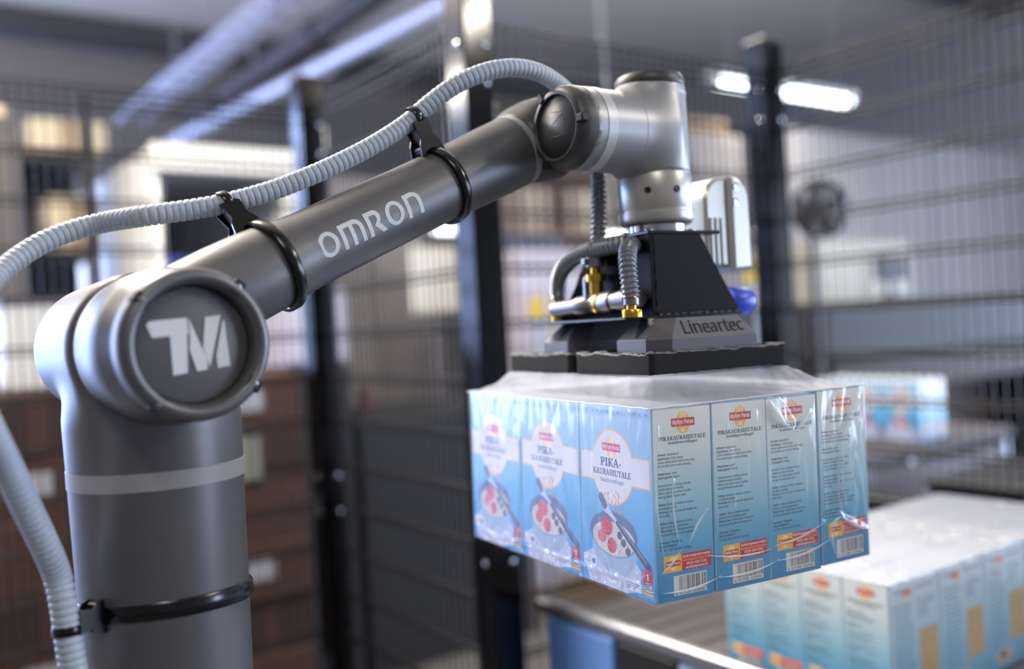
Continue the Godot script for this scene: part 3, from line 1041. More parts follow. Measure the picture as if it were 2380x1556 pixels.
func _hose_and_clamps() -> void:
	# ribbed vacuum hose: out of the clamp on the upper arm, round in a loop, along the forearm, over the wrist and down to the tool
	var o := thing("vacuum_hose", "pale grey ribbed vacuum hose strapped along the robot arm down to the gripper", "hose")
	var path := HOSE.map(func(q): return Vector3(q[0], q[1], q[2]))
	var way := spline(path, 0.0008)
	var split := 0
	for i in way.size():
		if way[i].distance_to(path[HOSE_SPLIT]) < 0.0015:
			split = i
	for part in 2:
		var sub := way.slice(0, split + 1) if part == 0 else way.slice(split)
		var r := PackedFloat32Array()
		for i in sub.size():
			var t := fmod(i, 8.0) / 8.0
			if part == 0:
				r.append(lerpf(0.0114, 0.0098, clampf((i - 250.0) / 250.0, 0.0, 1.0)) * (1.0 + 0.02 * sin(t * PI) - 0.13 * smoothstep(0.17, 0.0, minf(t, 1.0 - t))))
			else:
				r.append(0.0090 + 0.0009 * cos(t * TAU))
		var g := G.new()
		g.tube(sub, r, 20)
		put("ribbed_sleeve" if part == 0 else "wire_wound_end", g, M.hose if part == 0 else M.hose_clear, o)
	# clamps
	var tilt := deg_to_rad(23.22)
	var u := Vector3(cos(tilt), sin(tilt), 0)
	var mid := Vector3(0.5071 - 0.32, 1.6115, -0.834 + 0.9)
	for c in [[-0.1060, 0.0432, "black strap clamp holding the hose to the forearm before the lettering", "h1"], [0.1135, 0.0405, "black strap clamp holding the hose to the forearm past the lettering", "h2"]]:
		var at: Vector3 = arm_xf * (mid + u * c[0])
		var y := (arm_xf.basis * u).normalized()
		var up := (arm_xf.basis * Vector3(-sin(tilt), cos(tilt), 0)).normalized()
		var hose_at := nearest_on(way, at + up * 0.07, y)
		_clamp(c[2], at, y, c[1], hose_at)
	var ta: Vector3 = arm_xf * Vector3(0.003, 1.2595, -0.022)
	_clamp("black strap clamp holding the hose to the upper arm below the elbow", ta, Vector3.UP, 0.0772, nearest_on(way, Vector3(0.19, 1.2595, -0.83), Vector3.UP), true)


func nearest_on(way: PackedVector3Array, p: Vector3, along: Vector3) -> Vector3:
	var best := way[0]
	for q in way:
		var d := (q - p)
		if d.length() + 3.0 * absf(d.dot(along)) < (best - p).length() + 3.0 * absf((best - p).dot(along)):
			best = q
	return best


func _clamp(label: String, at: Vector3, y: Vector3, r: float, hose: Vector3, tilted := false) -> void:
	# a band round the arm tube, a moulded saddle and a strap loop round the hose
	var up := hose - at
	up = (up - y * up.dot(y)).normalized()
	var xf := axis(at, y, up)                       # x points from the tube to the hose
	var o := thing("hose_clamp", label, "hose clamp", at, Basis(), "strap clamps on the robot arm")
	var here := Transform3D(xf.basis, Vector3.ZERO)
	if tilted:
		here = here * Transform3D(Basis(Vector3(0, 0, 1), deg_to_rad(3)) * Basis(Vector3(1, 0, 0), deg_to_rad(4)), Vector3.ZERO)
	var g := G.new()
	var bw := 0.0080 if tilted else 0.0055
	g.lathe([Vector2(r - 0.0008, -bw), Vector2(r + 0.0016, -bw), Vector2(r + 0.0030, -bw * 0.7), Vector2(r + 0.0030, bw * 0.7), Vector2(r + 0.0016, bw), Vector2(r - 0.0008, bw)], here, 80)
	put("band", g, M.black_gloss, o)
	var dist := (hose - at).length()
	var x0 := r + 0.001
	var x1 := dist - 0.0085
	var xm := (x0 + x1) * 0.5
	g = G.new()                                     # saddle: two cheeks, floor and cradle
	for s in [-1.0, 1.0]:
		var cheek := PackedVector2Array([Vector2(x0 - 0.004, -0.016), Vector2(x0 + 0.008, -0.0125), Vector2(xm, -0.0085), Vector2(x1 + 0.004, -0.0105), Vector2(x1 + 0.004, 0.0105), Vector2(xm, 0.0085), Vector2(x0 + 0.008, 0.0125), Vector2(x0 - 0.004, 0.016)])
		g.prism(cheek, s * 0.0085, s * 0.0108, xf_at(here, Basis()))
	put("saddle", g, M.black_gloss, o)
	g = G.new()
	g.box(here * Vector3(xm + 0.001, 0, 0), Vector3(x1 - x0 + 0.006, 0.0125, 0.017), 0.001, here.basis)
	g.box(here * Vector3(x0 + 0.001, 0, 0.0), Vector3(0.008, 0.024, 0.019), 0.0015, here.basis)
	put("bridge", g, M.black, o)
	var hx := here.basis.x
	var tangent := here.basis.y
	g = G.new()
	g.lathe([Vector2(0.0102, -0.0042), Vector2(0.0118, -0.0042), Vector2(0.0124, -0.003), Vector2(0.0124, 0.003), Vector2(0.0118, 0.0042), Vector2(0.0102, 0.0042)], Transform3D(here.basis, hose - at), 40)
	put("loop", g, M.black_gloss, o)
	g = G.new()
	var z := here.basis.z
	g.box(hose - at + z * 0.0115 - hx * 0.006, Vector3(0.011, 0.0095, 0.0052), 0.0015, here.basis)
	put("buckle", g, M.black_gloss, o)


func xf_at(t: Transform3D, b: Basis) -> Transform3D:
	return Transform3D(t.basis * b, t.origin)


const HOSE := [[0.1594, 1.2097, -0.8923], [0.1574, 1.2321, -0.8939], [0.1554, 1.2582, -0.8957], [0.1537, 1.2843, -0.8972], [0.1504, 1.3087, -0.8998], [0.1400, 1.3373, -0.8829], [0.1249, 1.3747, -0.8633], [0.1104, 1.4118, -0.8434], [0.0949, 1.4486, -0.8179], [0.0842, 1.4837, -0.8198], [0.0859, 1.5134, -0.8497], [0.1003, 1.5416, -0.9012], [0.1218, 1.5678, -0.9352], [0.1436, 1.5868, -0.9506], [0.1669, 1.6017, -0.9586], [0.1921, 1.6128, -0.9628], [0.2185, 1.6203, -0.9599], [0.2441, 1.6221, -0.9208], [0.2772, 1.6265, -0.9113], [0.3074, 1.6315, -0.9025], [0.3312, 1.6374, -0.8973], [0.3645, 1.6478, -0.8918], [0.4035, 1.6636, -0.8857], [0.4409, 1.6812, -0.8825], [0.4753, 1.6998, -0.8800], [0.5091, 1.7214, -0.8785], [0.5343, 1.7432, -0.8696], [0.5565, 1.7602, -0.8600], [0.5798, 1.7727, -0.8521], [0.6059, 1.7817, -0.8481], [0.6341, 1.7863, -0.8464], [0.6674, 1.7864, -0.8508], [0.6998, 1.7815, -0.8607], [0.7293, 1.7705, -0.8702], [0.7526, 1.7538, -0.8779], [0.7631, 1.7293, -0.8763], [0.7598, 1.7011, -0.8661], [0.7581, 1.6743, -0.8608], [0.7515, 1.6373, -0.8554], [0.7460, 1.6011, -0.8528], [0.7419, 1.5766, -0.8518]]
const HOSE_SPLIT := 35


# ---------------------------------------------------------------- the vacuum gripper
const PACK_TURN := -6.06
const PACK_TOP := Vector3(0.8064, 1.415, -0.8419)


func _gripper() -> void:
	var o := thing("vacuum_gripper", "black bracket gripper with brass fittings and two grey suction heads on dark foam", "gripper", PACK_TOP, Basis(Vector3.UP, deg_to_rad(PACK_TURN)))
	# two suction heads, each a moulded body on a block of foam
	var bumps := FastNoiseLite.new()
	bumps.frequency = 14.0
	bumps.seed = 4
	for k in 2:
		var z := 0.0697 - 0.1535 * k
		var rows := []
		var n := 56
		var x0 := -0.1056
		var x1 := 0.0875
		var z0 := z - 0.0712
		var z1 := z + 0.0712
		var outline := [] # rounded rectangle
		for c in [[x1, z1, 0], [x0, z1, 90], [x0, z0, 180], [x1, z0, 270]]:
			for q in 5:
				var a := deg_to_rad(c[2] + q * 22.5)
				var rr := 0.006
				outline.append(Vector2(c[0] - rr * signf(c[0] - (x0 + x1) / 2), c[1] - rr * signf(c[1] - z)) + Vector2(cos(a), sin(a)) * rr)
		var dense := []
		for q in outline.size():
			var a: Vector2 = outline[q]
			var b: Vector2 = outline[(q + 1) % outline.size()]
			var m := maxi(1, int(a.distance_to(b) / 0.005))
			for t in m:
				dense.append(a.lerp(b, float(t) / m))
		dense.append(dense[0])
		for lv in [[0.027, 0.985], [0.0275, 1.0], [0.034, 1.0], [0.041, 0.998], [0.0475, 1.0], [0.0488, 0.992]]:
			var row := PackedVector3Array()
			for p in dense:
				var c2 := Vector2((x0 + x1) / 2, z)
				var d: Vector2 = c2 + (p - c2) * lv[1]
				var w := bumps.get_noise_2d(d.x * 3.0 + k, d.y * 3.0) * 0.0028 if lv[0] > 0.045 else bumps.get_noise_2d(d.x * 5.0, d.y * 5.0 + 3.0) * 0.0012
				row.append(Vector3(d.x, lv[0] + w, d.y))
			rows.append(row)
		var g := G.new()
		g.sheet(rows)
		for e in [0, rows.size() - 1]:
			var pts := []
			for p in dense:
				pts.append(Vector3(p.x, rows[e][0].y, p.y))
			pts.pop_back()
			g.poly(pts, Vector3.DOWN if e == 0 else Vector3.UP)
		var pad := put("foam_pad", g, M.foam, o)
		# thin skin that curls along the foam's upper rim
		var lower := PackedVector3Array()
		var upper := PackedVector3Array()
		for p in dense:
			var w := bumps.get_noise_2d(p.x * 3.0 + k, p.y * 3.0) * 0.0028
			var curl := absf(bumps.get_noise_2d(p.x * 6.0 + 7.0, p.y * 6.0)) * 0.006
			lower.append(Vector3(p.x, 0.0480 + w, p.y))
			upper.append(Vector3(p.x, 0.0488 + w + curl * 0.6, p.y))
		var c3 := Vector3((x0 + x1) / 2, 0, z)
		var inner := PackedVector3Array()
		for p in upper:
			inner.append(c3 + (p - c3) * Vector3(0.90, 1.0, 0.90))
		g = G.new()
		g.sheet([lower, upper, inner])
		put("foam_skin", g, M.foam_skin, pad)
		# body: upright skirt, then sloping shoulders; the corners are cut
		var bx0 := -0.0880
		var bx1 := 0.0580
		var bz0 := z - 0.0310
		var bz1 := z + 0.0610
		var ring := func(ins: float, y: float, cut: float) -> Array:
			var a := bx0 + ins
			var b := bx1 - ins * 0.9
			var c := bz0 + ins
			var d := bz1 - ins * 0.62
			return [Vector3(a, y, d - cut), Vector3(a + cut, y, d), Vector3(b - cut * 0.35, y, d), Vector3(b, y, d - cut * 0.35), Vector3(b, y, c + cut * 0.35), Vector3(b - cut * 0.35, y, c), Vector3(a + cut, y, c), Vector3(a, y, c + cut)]
		var lv := [ring.call(0.0, 0.0465, 0.020), ring.call(0.0, 0.0625, 0.020), ring.call(0.0195, 0.0850, 0.017)]
		g = G.new()
		var heart := Vector3((bx0 + bx1) / 2, 0.055, (bz0 + bz1) / 2)
		for i in 2:
			for q in 8:
				g.face([lv[i][q], lv[i][(q + 1) % 8], lv[i + 1][(q + 1) % 8], lv[i + 1][q]], heart)
		g.face(lv[2], heart)
		g.face(lv[0], heart)
		var head := put("suction_head", g, M.print_grey, o)
		# dark wedge painting the shade of a notch under the hose fitting
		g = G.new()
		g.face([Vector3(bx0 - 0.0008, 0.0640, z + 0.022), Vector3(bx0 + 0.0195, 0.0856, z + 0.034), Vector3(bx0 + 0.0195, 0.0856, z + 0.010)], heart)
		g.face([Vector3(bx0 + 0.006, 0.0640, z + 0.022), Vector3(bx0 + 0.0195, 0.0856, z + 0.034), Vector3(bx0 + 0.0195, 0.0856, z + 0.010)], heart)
		put("notch_shade", g, M.black_matt, head)
		if k == 0:                                      # the maker's name on the shoulder that faces the stack
			var tm := TextMesh.new()
			var f := SystemFont.new()
			f.font_names = PackedStringArray(["Droid Sans"])
			tm.font = f
			tm.text = "Lineartec"
			tm.font_size = 32
			tm.pixel_size = 0.00066
			tm.depth = 0.0008
			tm.curve_step = 1.0
			var down: Vector3 = (lv[1][1] + lv[1][2]) * 0.5 - (lv[2][1] + lv[2][2]) * 0.5
			var nn := Vector3.RIGHT.cross(-down.normalized()).normalized()
			var at: Vector3 = (lv[1][1] + lv[1][2] + lv[2][1] + lv[2][2]) * 0.25 + Vector3(0.002, 0, 0) + nn * 0.0003
			var t := put("lettering", tm, M.engraving_shade, head, Transform3D(Basis(Vector3.RIGHT, -down.normalized(), nn), at))  # dark letters on the surface paint the shade of an engraving
			t.set_meta("label", "maker's name in dark letters that paint engraved shade on the grey head")
	# bracket: foot plate, two upright plates in a corner, head plate
	var fp := 0.0868
	var g := G.new()
	g.box(Vector3(-0.013, fp, -0.0075), Vector3(0.170, 0.0032, 0.195), 0.0008)
	put("foot_plate", g, M.black_gloss, o)
	g = G.new()
	g.prism(PackedVector2Array([Vector2(-0.0565, 0.0895), Vector2(0.0715, 0.0885), Vector2(0.0165, 0.1795), Vector2(-0.0565, 0.1795)]), 0.0805, 0.0865, Transform3D(), 0.001)
	put("front_plate", g, M.bracket, o)
	g = G.new()
	var zf := Transform3D(Basis(Vector3.BACK, Vector3.UP, Vector3.LEFT), Vector3(-0.0500, 0, 0))
	g.prism(PackedVector2Array([Vector2(0.0865, 0.0885), Vector2(-0.103, 0.0885), Vector2(-0.030, 0.1795), Vector2(0.0865, 0.1795)]), 0.0, 0.005, zf, 0.001)
	put("side_plate", g, M.bracket, o)
	g = G.new()
	g.box(Vector3(-0.006, 0.1812, 0.030), Vector3(0.104, 0.0042, 0.114), 0.001)
	put("head_plate", g, M.black_gloss, o)
	g = G.new()                                        # weld bead along the foot of the front plate
	var bead := PackedVector3Array()
	var br := PackedFloat32Array()
	for q in 90:
		bead.append(Vector3(-0.050 + q * 0.00136, 0.0892 + 0.0007 * sin(q * 2.1), 0.0868))
		br.append(0.0016 + 0.0008 * sin(q * 1.37) * sin(q * 0.61))
	g.tube(bead, br, 8)
	put("weld_bead", g, M.black_gloss, o)
	for q in [[-0.036, 0.060], [0.026, 0.060], [-0.030, 0.006], [0.020, 0.004]]:
		g = G.new()
		g.lathe([Vector2(0, 0), Vector2(0.0048, 0), Vector2(0.0046, 0.0035), Vector2(0.0030, 0.0048), Vector2(0, 0.005)], Transform3D(Basis(), Vector3(q[0], 0.1833, q[1])), 18)
		put("bolt", g, M.chrome, o)
	# plumbing: brass fittings, ribbed hoses, valve and tee
	for f in [[Vector3(-0.0900, 0.0882, 0.0915), 0.0], [Vector3(-0.0670, 0.0882, -0.0900), 0.3]]:
		var b := Transform3D(Basis(Vector3.UP, f[1]), f[0])
		g = G.new()
		g.lathe([Vector2(0, 0), Vector2(0.0118, 0), Vector2(0.0118, 0.0075), Vector2(0.0112, 0.0085), Vector2(0, 0.0085)], b, 6)
		var nut := put("brass_nut", g, M.brass, o)
		g = G.new()
		g.lathe([Vector2(0.0055, 0.0085), Vector2(0.0055, 0.0125), Vector2(0.0060, 0.0130), Vector2(0.0060, 0.026), Vector2(0.0050, 0.030)], b, 24)
		put("brass_stem", g, M.brass, nut)
		g = G.new()
		g.lathe([Vector2(0.0078, 0.0130), Vector2(0.0085, 0.0136), Vector2(0.0085, 0.0205), Vector2(0.0078, 0.0210)], b, 28)
		put("hose_ferrule", g, M.galv, nut)
	for way in [[Vector3(-0.0900, 0.1100, 0.0915), Vector3(-0.0905, 0.1300, 0.0905), Vector3(-0.0870, 0.1480, 0.0850), Vector3(-0.0770, 0.1620, 0.0740), Vector3(-0.0600, 0.1690, 0.0600), Vector3(-0.0300, 0.1700, 0.0400)],
			[Vector3(-0.0670, 0.1080, -0.0900), Vector3(-0.0680, 0.1250, -0.0890), Vector3(-0.0720, 0.1440, -0.0760), Vector3(-0.0760, 0.1600, -0.0480), Vector3(-0.0740, 0.1690, -0.0050), Vector3(-0.0640, 0.1720, 0.0350), Vector3(-0.0350, 0.1700, 0.0550)]]:
		var p := spline(way, 0.0006)
		var r := PackedFloat32Array()
		for i in p.size():
			r.append(0.0096 + 0.0009 * cos(i * 0.6 * TAU / 5.4))
		g = G.new()
		g.tube(p, r, 20)
		put("ribbed_hose", g, M.hose_clear, o)
	var va := Vector3(-0.0703, 0.1155, -0.0011)
	g = G.new()
	g.lathe([Vector2(0, 0), Vector2(0.0085, 0), Vector2(0.0085, 0.017), Vector2(0.0125, 0.0172), Vector2(0.0125, 0.0255), Vector2(0.0060, 0.0260), Vector2(0.0055, 0.034), Vector2(0, 0.034)], Transform3D(Basis(), va), 10)
	put("brass_valve", g, M.brass, o)
	g = G.new()
	g.box(va + Vector3(-0.0105, 0.004, -0.0075), Vector3(0.0035, 0.034, 0.006), 0.001)
	g.box(va + Vector3(-0.006, 0.0215, -0.006), Vector3(0.012, 0.0035, 0.007), 0.001)
	put("valve_lever", g, M.galv, o)
	g = G.new()
	g.lathe([Vector2(0.0098, 0.0), Vector2(0.0112, 0.0004), Vector2(0.0112, 0.0115), Vector2(0.0098, 0.012)], Transform3D(Basis(), va + Vector3(0, 0.0340, 0)), 28)
	g.box(va + Vector3(-0.0130, 0.0405, -0.002), Vector3(0.006, 0.008, 0.009), 0.0015)
	put("hose_band", g, M.galv, o)
	var ta := Vector3(-0.0790, 0.1030, -0.0800)
	var tb := Vector3(-0.0660, 0.1085, 0.0760)
	var tx := axis(ta, tb - ta)
	var len := ta.distance_to(tb)
	g = G.new()
	g.lathe([Vector2(0, 0), Vector2(0.0095, 0.0), Vector2(0.0095, len * 0.30), Vector2(0.0118, len * 0.31), Vector2(0.0118, len * 0.46), Vector2(0.0105, len * 0.47), Vector2(0.0105, len * 0.56)], tx, 24)
	put("tee_pipe", g, M.galv, o)
	g = G.new()
	g.lathe([Vector2(0.010, len * 0.55), Vector2(0.0138, len * 0.555), Vector2(0.0138, len * 0.59), Vector2(0.010, len * 0.595)], tx, 28)
	put("brass_ring", g, M.brass, o)
	g = G.new()
	g.lathe([Vector2(0.0125, len * 0.59), Vector2(0.0132, len * 0.60), Vector2(0.0132, len * 0.72), Vector2(0.0112, len * 0.73), Vector2(0.0112, len * 0.80), Vector2(0.0128, len * 0.81), Vector2(0.0128, len * 0.90), Vector2(0.0095, len * 0.91), Vector2(0.0095, len), Vector2(0, len)], tx, 24)
	put("pipe_union", g, M.galv, o)
	g = G.new()
	g.lathe([Vector2(0, 0), Vector2(0.0175, 0), Vector2(0.0188, 0.003), Vector2(0.0180, 0.030), Vector2(0.0150, 0.034), Vector2(0, 0.034)], axis(Vector3(0.104, 0.1010, 0.030), Vector3.RIGHT), 32)
	put("blue_cylinder", g, M.blue_knob, o)
	g = G.new()
	g.rod(Vector3(0.0, 0.1010, 0.030), Vector3(0.105, 0.1010, 0.030), 0.008)
	put("cylinder_stem", g, M.galv, o)


# ---------------------------------------------------------------- oat cartons and their wrapping
const CD := 0.0749      # depth, width and height of a carton
const CW := 0.1272
const CH := 0.19
var carton_mesh: ArrayMesh


func print_mat(im: Image, rough: float) -> StandardMaterial3D:
	im.generate_mipmaps()
	return mat(Color.WHITE, rough, 0.0, {"albedo_texture": ImageTexture.create_from_image(im), "texture_repeat": false})


func _carton_kind() -> void:
	var front := print_mat(front_print(), 0.32)
	var side := print_mat(side_print(), 0.34)
	var back := print_mat(back_print(), 0.34)
	var plain := mat(Color(0.76, 0.78, 0.81), 0.45)
	var edge := mat(Color(0.62, 0.78, 0.88), 0.4)
	var hx := CD / 2 - 0.0003
	var hy := CH / 2
	var hz := CW / 2 - 0.0003
	var b := 0.0011
	var am := ArrayMesh.new()
	var t := [Vector2(0, 1), Vector2(1, 1), Vector2(1, 0), Vector2(0, 0)]
	var y0 := -hy + b
	var y1 := hy - b
	var g := G.new()
	g.poly([Vector3(-hx, y0, -hz + b), Vector3(-hx, y0, hz - b), Vector3(-hx, y1, hz - b), Vector3(-hx, y1, -hz + b)], Vector3.LEFT, t)
	g.mesh(am)
	g = G.new()
	g.poly([Vector3(hx, y0, hz - b), Vector3(hx, y0, -hz + b), Vector3(hx, y1, -hz + b), Vector3(hx, y1, hz - b)], Vector3.RIGHT, t)
	g.mesh(am)
	g = G.new()
	g.poly([Vector3(-hx + b, y0, hz), Vector3(hx - b, y0, hz), Vector3(hx - b, y1, hz), Vector3(-hx + b, y1, hz)], Vector3.BACK, t)
	g.poly([Vector3(hx - b, y0, -hz), Vector3(-hx + b, y0, -hz), Vector3(-hx + b, y1, -hz), Vector3(hx - b, y1, -hz)], Vector3.FORWARD, t)
	g.mesh(am)
	g = G.new()                                          # lid, floor, folded flaps
	for s in [-1.0, 1.0]:
		g.poly([Vector3(-hx + b, hy * s, -hz + b), Vector3(hx - b, hy * s, -hz + b), Vector3(hx - b, hy * s, hz - b), Vector3(-hx + b, hy * s, hz - b)], Vector3.UP * s)
		g.box(Vector3(hx * 0.35, (hy + 0.0004) * s, 0), Vector3(hx * 1.2, 0.0008, hz * 1.9))
	g.mesh(am)
	g = G.new()                                          # creased edges
	for sx in [-1.0, 1.0]:
		for sz in [-1.0, 1.0]:
			g.poly([Vector3(hx * sx, y0, (hz - b) * sz), Vector3((hx - b) * sx, y0, hz * sz), Vector3((hx - b) * sx, y1, hz * sz), Vector3(hx * sx, y1, (hz - b) * sz)], Vector3(sx, 0, sz).normalized())
	for sy in [-1.0, 1.0]:
		for s in [-1.0, 1.0]:
			g.poly([Vector3(hx * s, (hy - b) * sy, -hz + b), Vector3(hx * s, (hy - b) * sy, hz - b), Vector3((hx - b) * s, hy * sy, hz - b), Vector3((hx - b) * s, hy * sy, -hz + b)], Vector3(s, sy, 0).normalized())
			g.poly([Vector3(-hx + b, (hy - b) * sy, hz * s), Vector3(hx - b, (hy - b) * sy, hz * s), Vector3(hx - b, hy * sy, (hz - b) * s), Vector3(-hx + b, hy * sy, (hz - b) * s)], Vector3(0, sy, s).normalized())
	g.mesh(am)
	var ms := [front, back, side, plain, edge]
	for k in 5:
		am.surface_set_material(k, ms[k])
	carton_mesh = am


func put_carton(parent: Node3D, at: Transform3D) -> void:
	var o := MeshInstance3D.new()
	o.name = "carton"
	o.mesh = carton_mesh
	o.transform = at
	parent.add_child(o, true)


static func ridge(p: Vector2, a: Vector2, b: Vector2, w: float) -> float:
	# a crease of the film along a segment
	var q := Geometry2D.get_closest_point_to_segment(p, a, b)
	return maxf(0.0, 1.0 - p.distance_to(q) / w)


const CREASES_GLARE := [[0.137, 0.178, 0.112, 0.140, 5.0, 3.2], [0.110, 0.138, 0.103, 0.050, 2.6, 2.0], [0.116, 0.136, 0.111, 0.060, 2.4, 1.4], [0.122, 0.125, 0.118, 0.075, 2.2, 1.0], [0.103, 0.050, 0.144, 0.030, 5.0, 4.0], [0.103, 0.050, 0.084, 0.040, 4.0, 2.2],
	[-0.147, 0.030, -0.121, 0.050, 2.4, 1.5], [-0.147, 0.012, -0.075, 0.015, 3.0, 1.8], [-0.075, 0.015, 0.006, 0.018, 3.0, 1.8], [0.006, 0.018, 0.086, 0.028, 3.0, 1.8], [-0.09, 0.040, 0.0, 0.032, 2.4, 1.2], [0.0, 0.034, 0.078, 0.048, 2.6, 1.5],
	[-0.143, 0.175, -0.140, 0.035, 2.2, 1.0], [-0.127, 0.120, -0.122, 0.055, 2.6, 0.9], [-0.086, 0.085, -0.110, 0.055, 3.0, 1.0], [0.003, 0.186, 0.026, 0.158, 15.0, 5.0], [0.040, 0.150, 0.062, 0.168, 5.0, 1.4], [0.086, 0.040, 0.092, 0.010, 2.5, 2.2]]  # the widest entry stands for a glare patch


func shrink_film(parent: Node3D, lx: float, lz: float, lift: float, seed_: int, creased: bool) -> void:
	if seed_ == 40:                                      # this one is not wrapped
		return
	var wn := FastNoiseLite.new()
	wn.seed = seed_
	wn.frequency = 9.0
	wn.fractal_octaves = 3
	var hx := lx / 2 + 0.0012
	var hz := lz / 2 + 0.0012
	# lid: tented up to the suction heads
	var rows := []
	var n := 90
	for i in n + 1:
		var row := PackedVector3Array()
		var z := lerpf(-hz, hz, float(i) / n)
		for j in n + 1:
			var x := lerpf(-hx, hx, float(j) / n)
			var q := Vector2(maxf(maxf(-0.106 - x, x - 0.088), 0.0), maxf(maxf(-0.156 - z, z - 0.142), 0.0))
			var edge := minf(hx - absf(x), hz - absf(z))
			var up := clampf(edge / (edge + q.length() + 1e-5), 0, 1)
			var w := wn.get_noise_2d(x * 2.2 + z * 1.6, z * 0.8 - x) * 0.0030 + absf(wn.get_noise_2d(x * 7.0, z * 2.0 + 5.0)) * 0.0018
			w *= smoothstep(0.0, 0.02, edge)
			row.append(Vector3(x, CH + 0.0012 + lift * up * up * (1.6 - 0.6 * up) + w * (1.0 - 0.75 * float(up > 0.995)), z))
		rows.append(row)
	var g := G.new()
	g.sheet(rows)
	var lid := put("film_lid", g, M.film_haze, parent)
	for s in 4:                                          # white rods paint the bright highlight along the upper edges
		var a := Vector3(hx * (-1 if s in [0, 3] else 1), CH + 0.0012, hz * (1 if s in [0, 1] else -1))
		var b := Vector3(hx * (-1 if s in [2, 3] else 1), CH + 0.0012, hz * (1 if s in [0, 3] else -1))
		var edge_path := PackedVector3Array()
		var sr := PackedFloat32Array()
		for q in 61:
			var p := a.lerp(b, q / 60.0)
			edge_path.append(p + Vector3(0, wn.get_noise_2d(p.x * 8.0, p.z * 8.0) * 0.0008, 0))
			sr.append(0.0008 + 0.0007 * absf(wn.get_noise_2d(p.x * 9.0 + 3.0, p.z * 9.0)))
		put("film_edge_highlight", G.new().tube(edge_path, sr, 6), M.film_fold_glare, lid)
	# four sides
	for s in 4 if creased else 2:
		s = s if creased else s * 3
		var len := lx if s % 2 == 0 else lz
		var turn := Basis(Vector3.UP, PI / 2 * s)
		var off := (lz if s % 2 == 0 else lx) / 2 + 0.0010
		rows = []
		var nu := 150
		var nv := 100
		for i in nv + 1:
			var row := PackedVector3Array()
			var y := lerpf(-0.001, CH + 0.0012, float(i) / nv)
			for j in nu + 1:
				var x := lerpf(-len / 2 - 0.0012, len / 2 + 0.0012, float(j) / nu)
				var d := 0.0005 + absf(wn.get_noise_2d(x * 3.0 + s * 10.0, y * 0.7)) * 0.0009
				if creased and s == 0:
					for c in CREASES_GLARE:
						d += ridge(Vector2(x, y), Vector2(c[0], c[1]), Vector2(c[2], c[3]), c[4] * 0.001) * c[5] * 0.0007
				elif creased:
					d += ridge(Vector2(x, y), Vector2(-len / 2, 0.012), Vector2(len / 2, 0.016), 0.003) * 0.0010 + maxf(0.0, wn.get_noise_2d(x * 8.0, y * 8.0 + 9.0)) * 0.003 * smoothstep(0.05, 0.0, y)
				else:
					d += absf(wn.get_noise_2d(x * 9.0 + y * 3.0, y * 1.5 + s)) * 0.0022
				var fade := smoothstep(0.0, 0.006, minf(len / 2 - absf(x), minf(y, CH - y) + 0.004))
				row.append(turn * Vector3(x, y, off + d * fade))
			rows.append(row)
		g = G.new()
		g.sheet(rows)
		var side := put("film_side", g, M.film, parent)
		if creased and s == 0:                       # whitened film along the creases; the widest paints a glare patch
			for c in CREASES_GLARE:
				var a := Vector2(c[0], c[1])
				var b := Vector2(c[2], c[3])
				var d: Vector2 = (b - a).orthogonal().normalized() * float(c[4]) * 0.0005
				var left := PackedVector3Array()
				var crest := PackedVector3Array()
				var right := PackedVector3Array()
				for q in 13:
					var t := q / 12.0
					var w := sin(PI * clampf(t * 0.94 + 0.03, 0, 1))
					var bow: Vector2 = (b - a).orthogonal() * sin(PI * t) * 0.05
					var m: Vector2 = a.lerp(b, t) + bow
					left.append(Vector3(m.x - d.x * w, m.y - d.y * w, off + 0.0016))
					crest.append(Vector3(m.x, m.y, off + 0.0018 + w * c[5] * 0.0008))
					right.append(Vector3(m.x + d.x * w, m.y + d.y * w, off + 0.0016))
				put("film_crease_glare", G.new().sheet([left, crest, right]), M.film_fold_glare, side)


func pack(called: String, label: String, at: Vector3, turn: Basis, nx: int, nz: int, quarter: bool, lift: float, seed_: int, creased: bool, group: String) -> Node3D:
	var o := thing(called, label, "carton pack", at, turn, group)
	var w := CW if quarter else CD
	var d := CD if quarter else CW
	for i in nx:
		for k in nz:
			var lean := deg_to_rad(1.7 - 0.56 * i) if creased else rng.randf_range(-0.006, 0.006)
			var b := Basis(Vector3(0, 0, 1), -lean * 0.8)
			if quarter:
				b = Basis(Vector3.UP, -PI / 2) * Basis(Vector3.UP, rng.randf_range(-0.006, 0.006))
			var p := Vector3((i - (nx - 1) / 2.0) * w, CH / 2, (k - (nz - 1) / 2.0) * d)
			if creased:
				p += Vector3(0, -0.0022 * float(i == 2) - 0.001 * float(i == 1), 0.0008 * float((i + k) % 2))
			put_carton(o, Transform3D(b, p))
	shrink_film(o, nx * w, nz * d, lift, seed_, creased)
	return o


func _packs() -> void:
	_carton_kind()
	var tilt := Basis(Vector3.UP, deg_to_rad(PACK_TURN)) * Basis(Vector3.RIGHT, deg_to_rad(0.7))
	pack("carton_pack", "shrink-wrapped pack of twelve blue oat cartons hanging from the gripper", PACK_TOP + tilt * Vector3(0, -CH, 0), tilt, 4, 3, false, 0.0245, 3, true, "")
	var names := ["wrapped pack of oat cartons set down on the conveyor, the one nearest the camera", "wrapped pack of oat cartons on the conveyor, beside the nearest pack and further along"]
	for k in 2:
		pack("carton_pack", names[k], Vector3(1.3695 + 0.324 * k, 0.92, -0.929), Basis(), 3 - k, 4, true, 0.0, 20 + k, false, "oat packs set down on the conveyor")


# ---------------------------------------------------------------- the hall
const X0 := -5.0
const X1 := 11.0
const Z0 := -12.0
const Z1 := 5.0
const TOP := 5.0


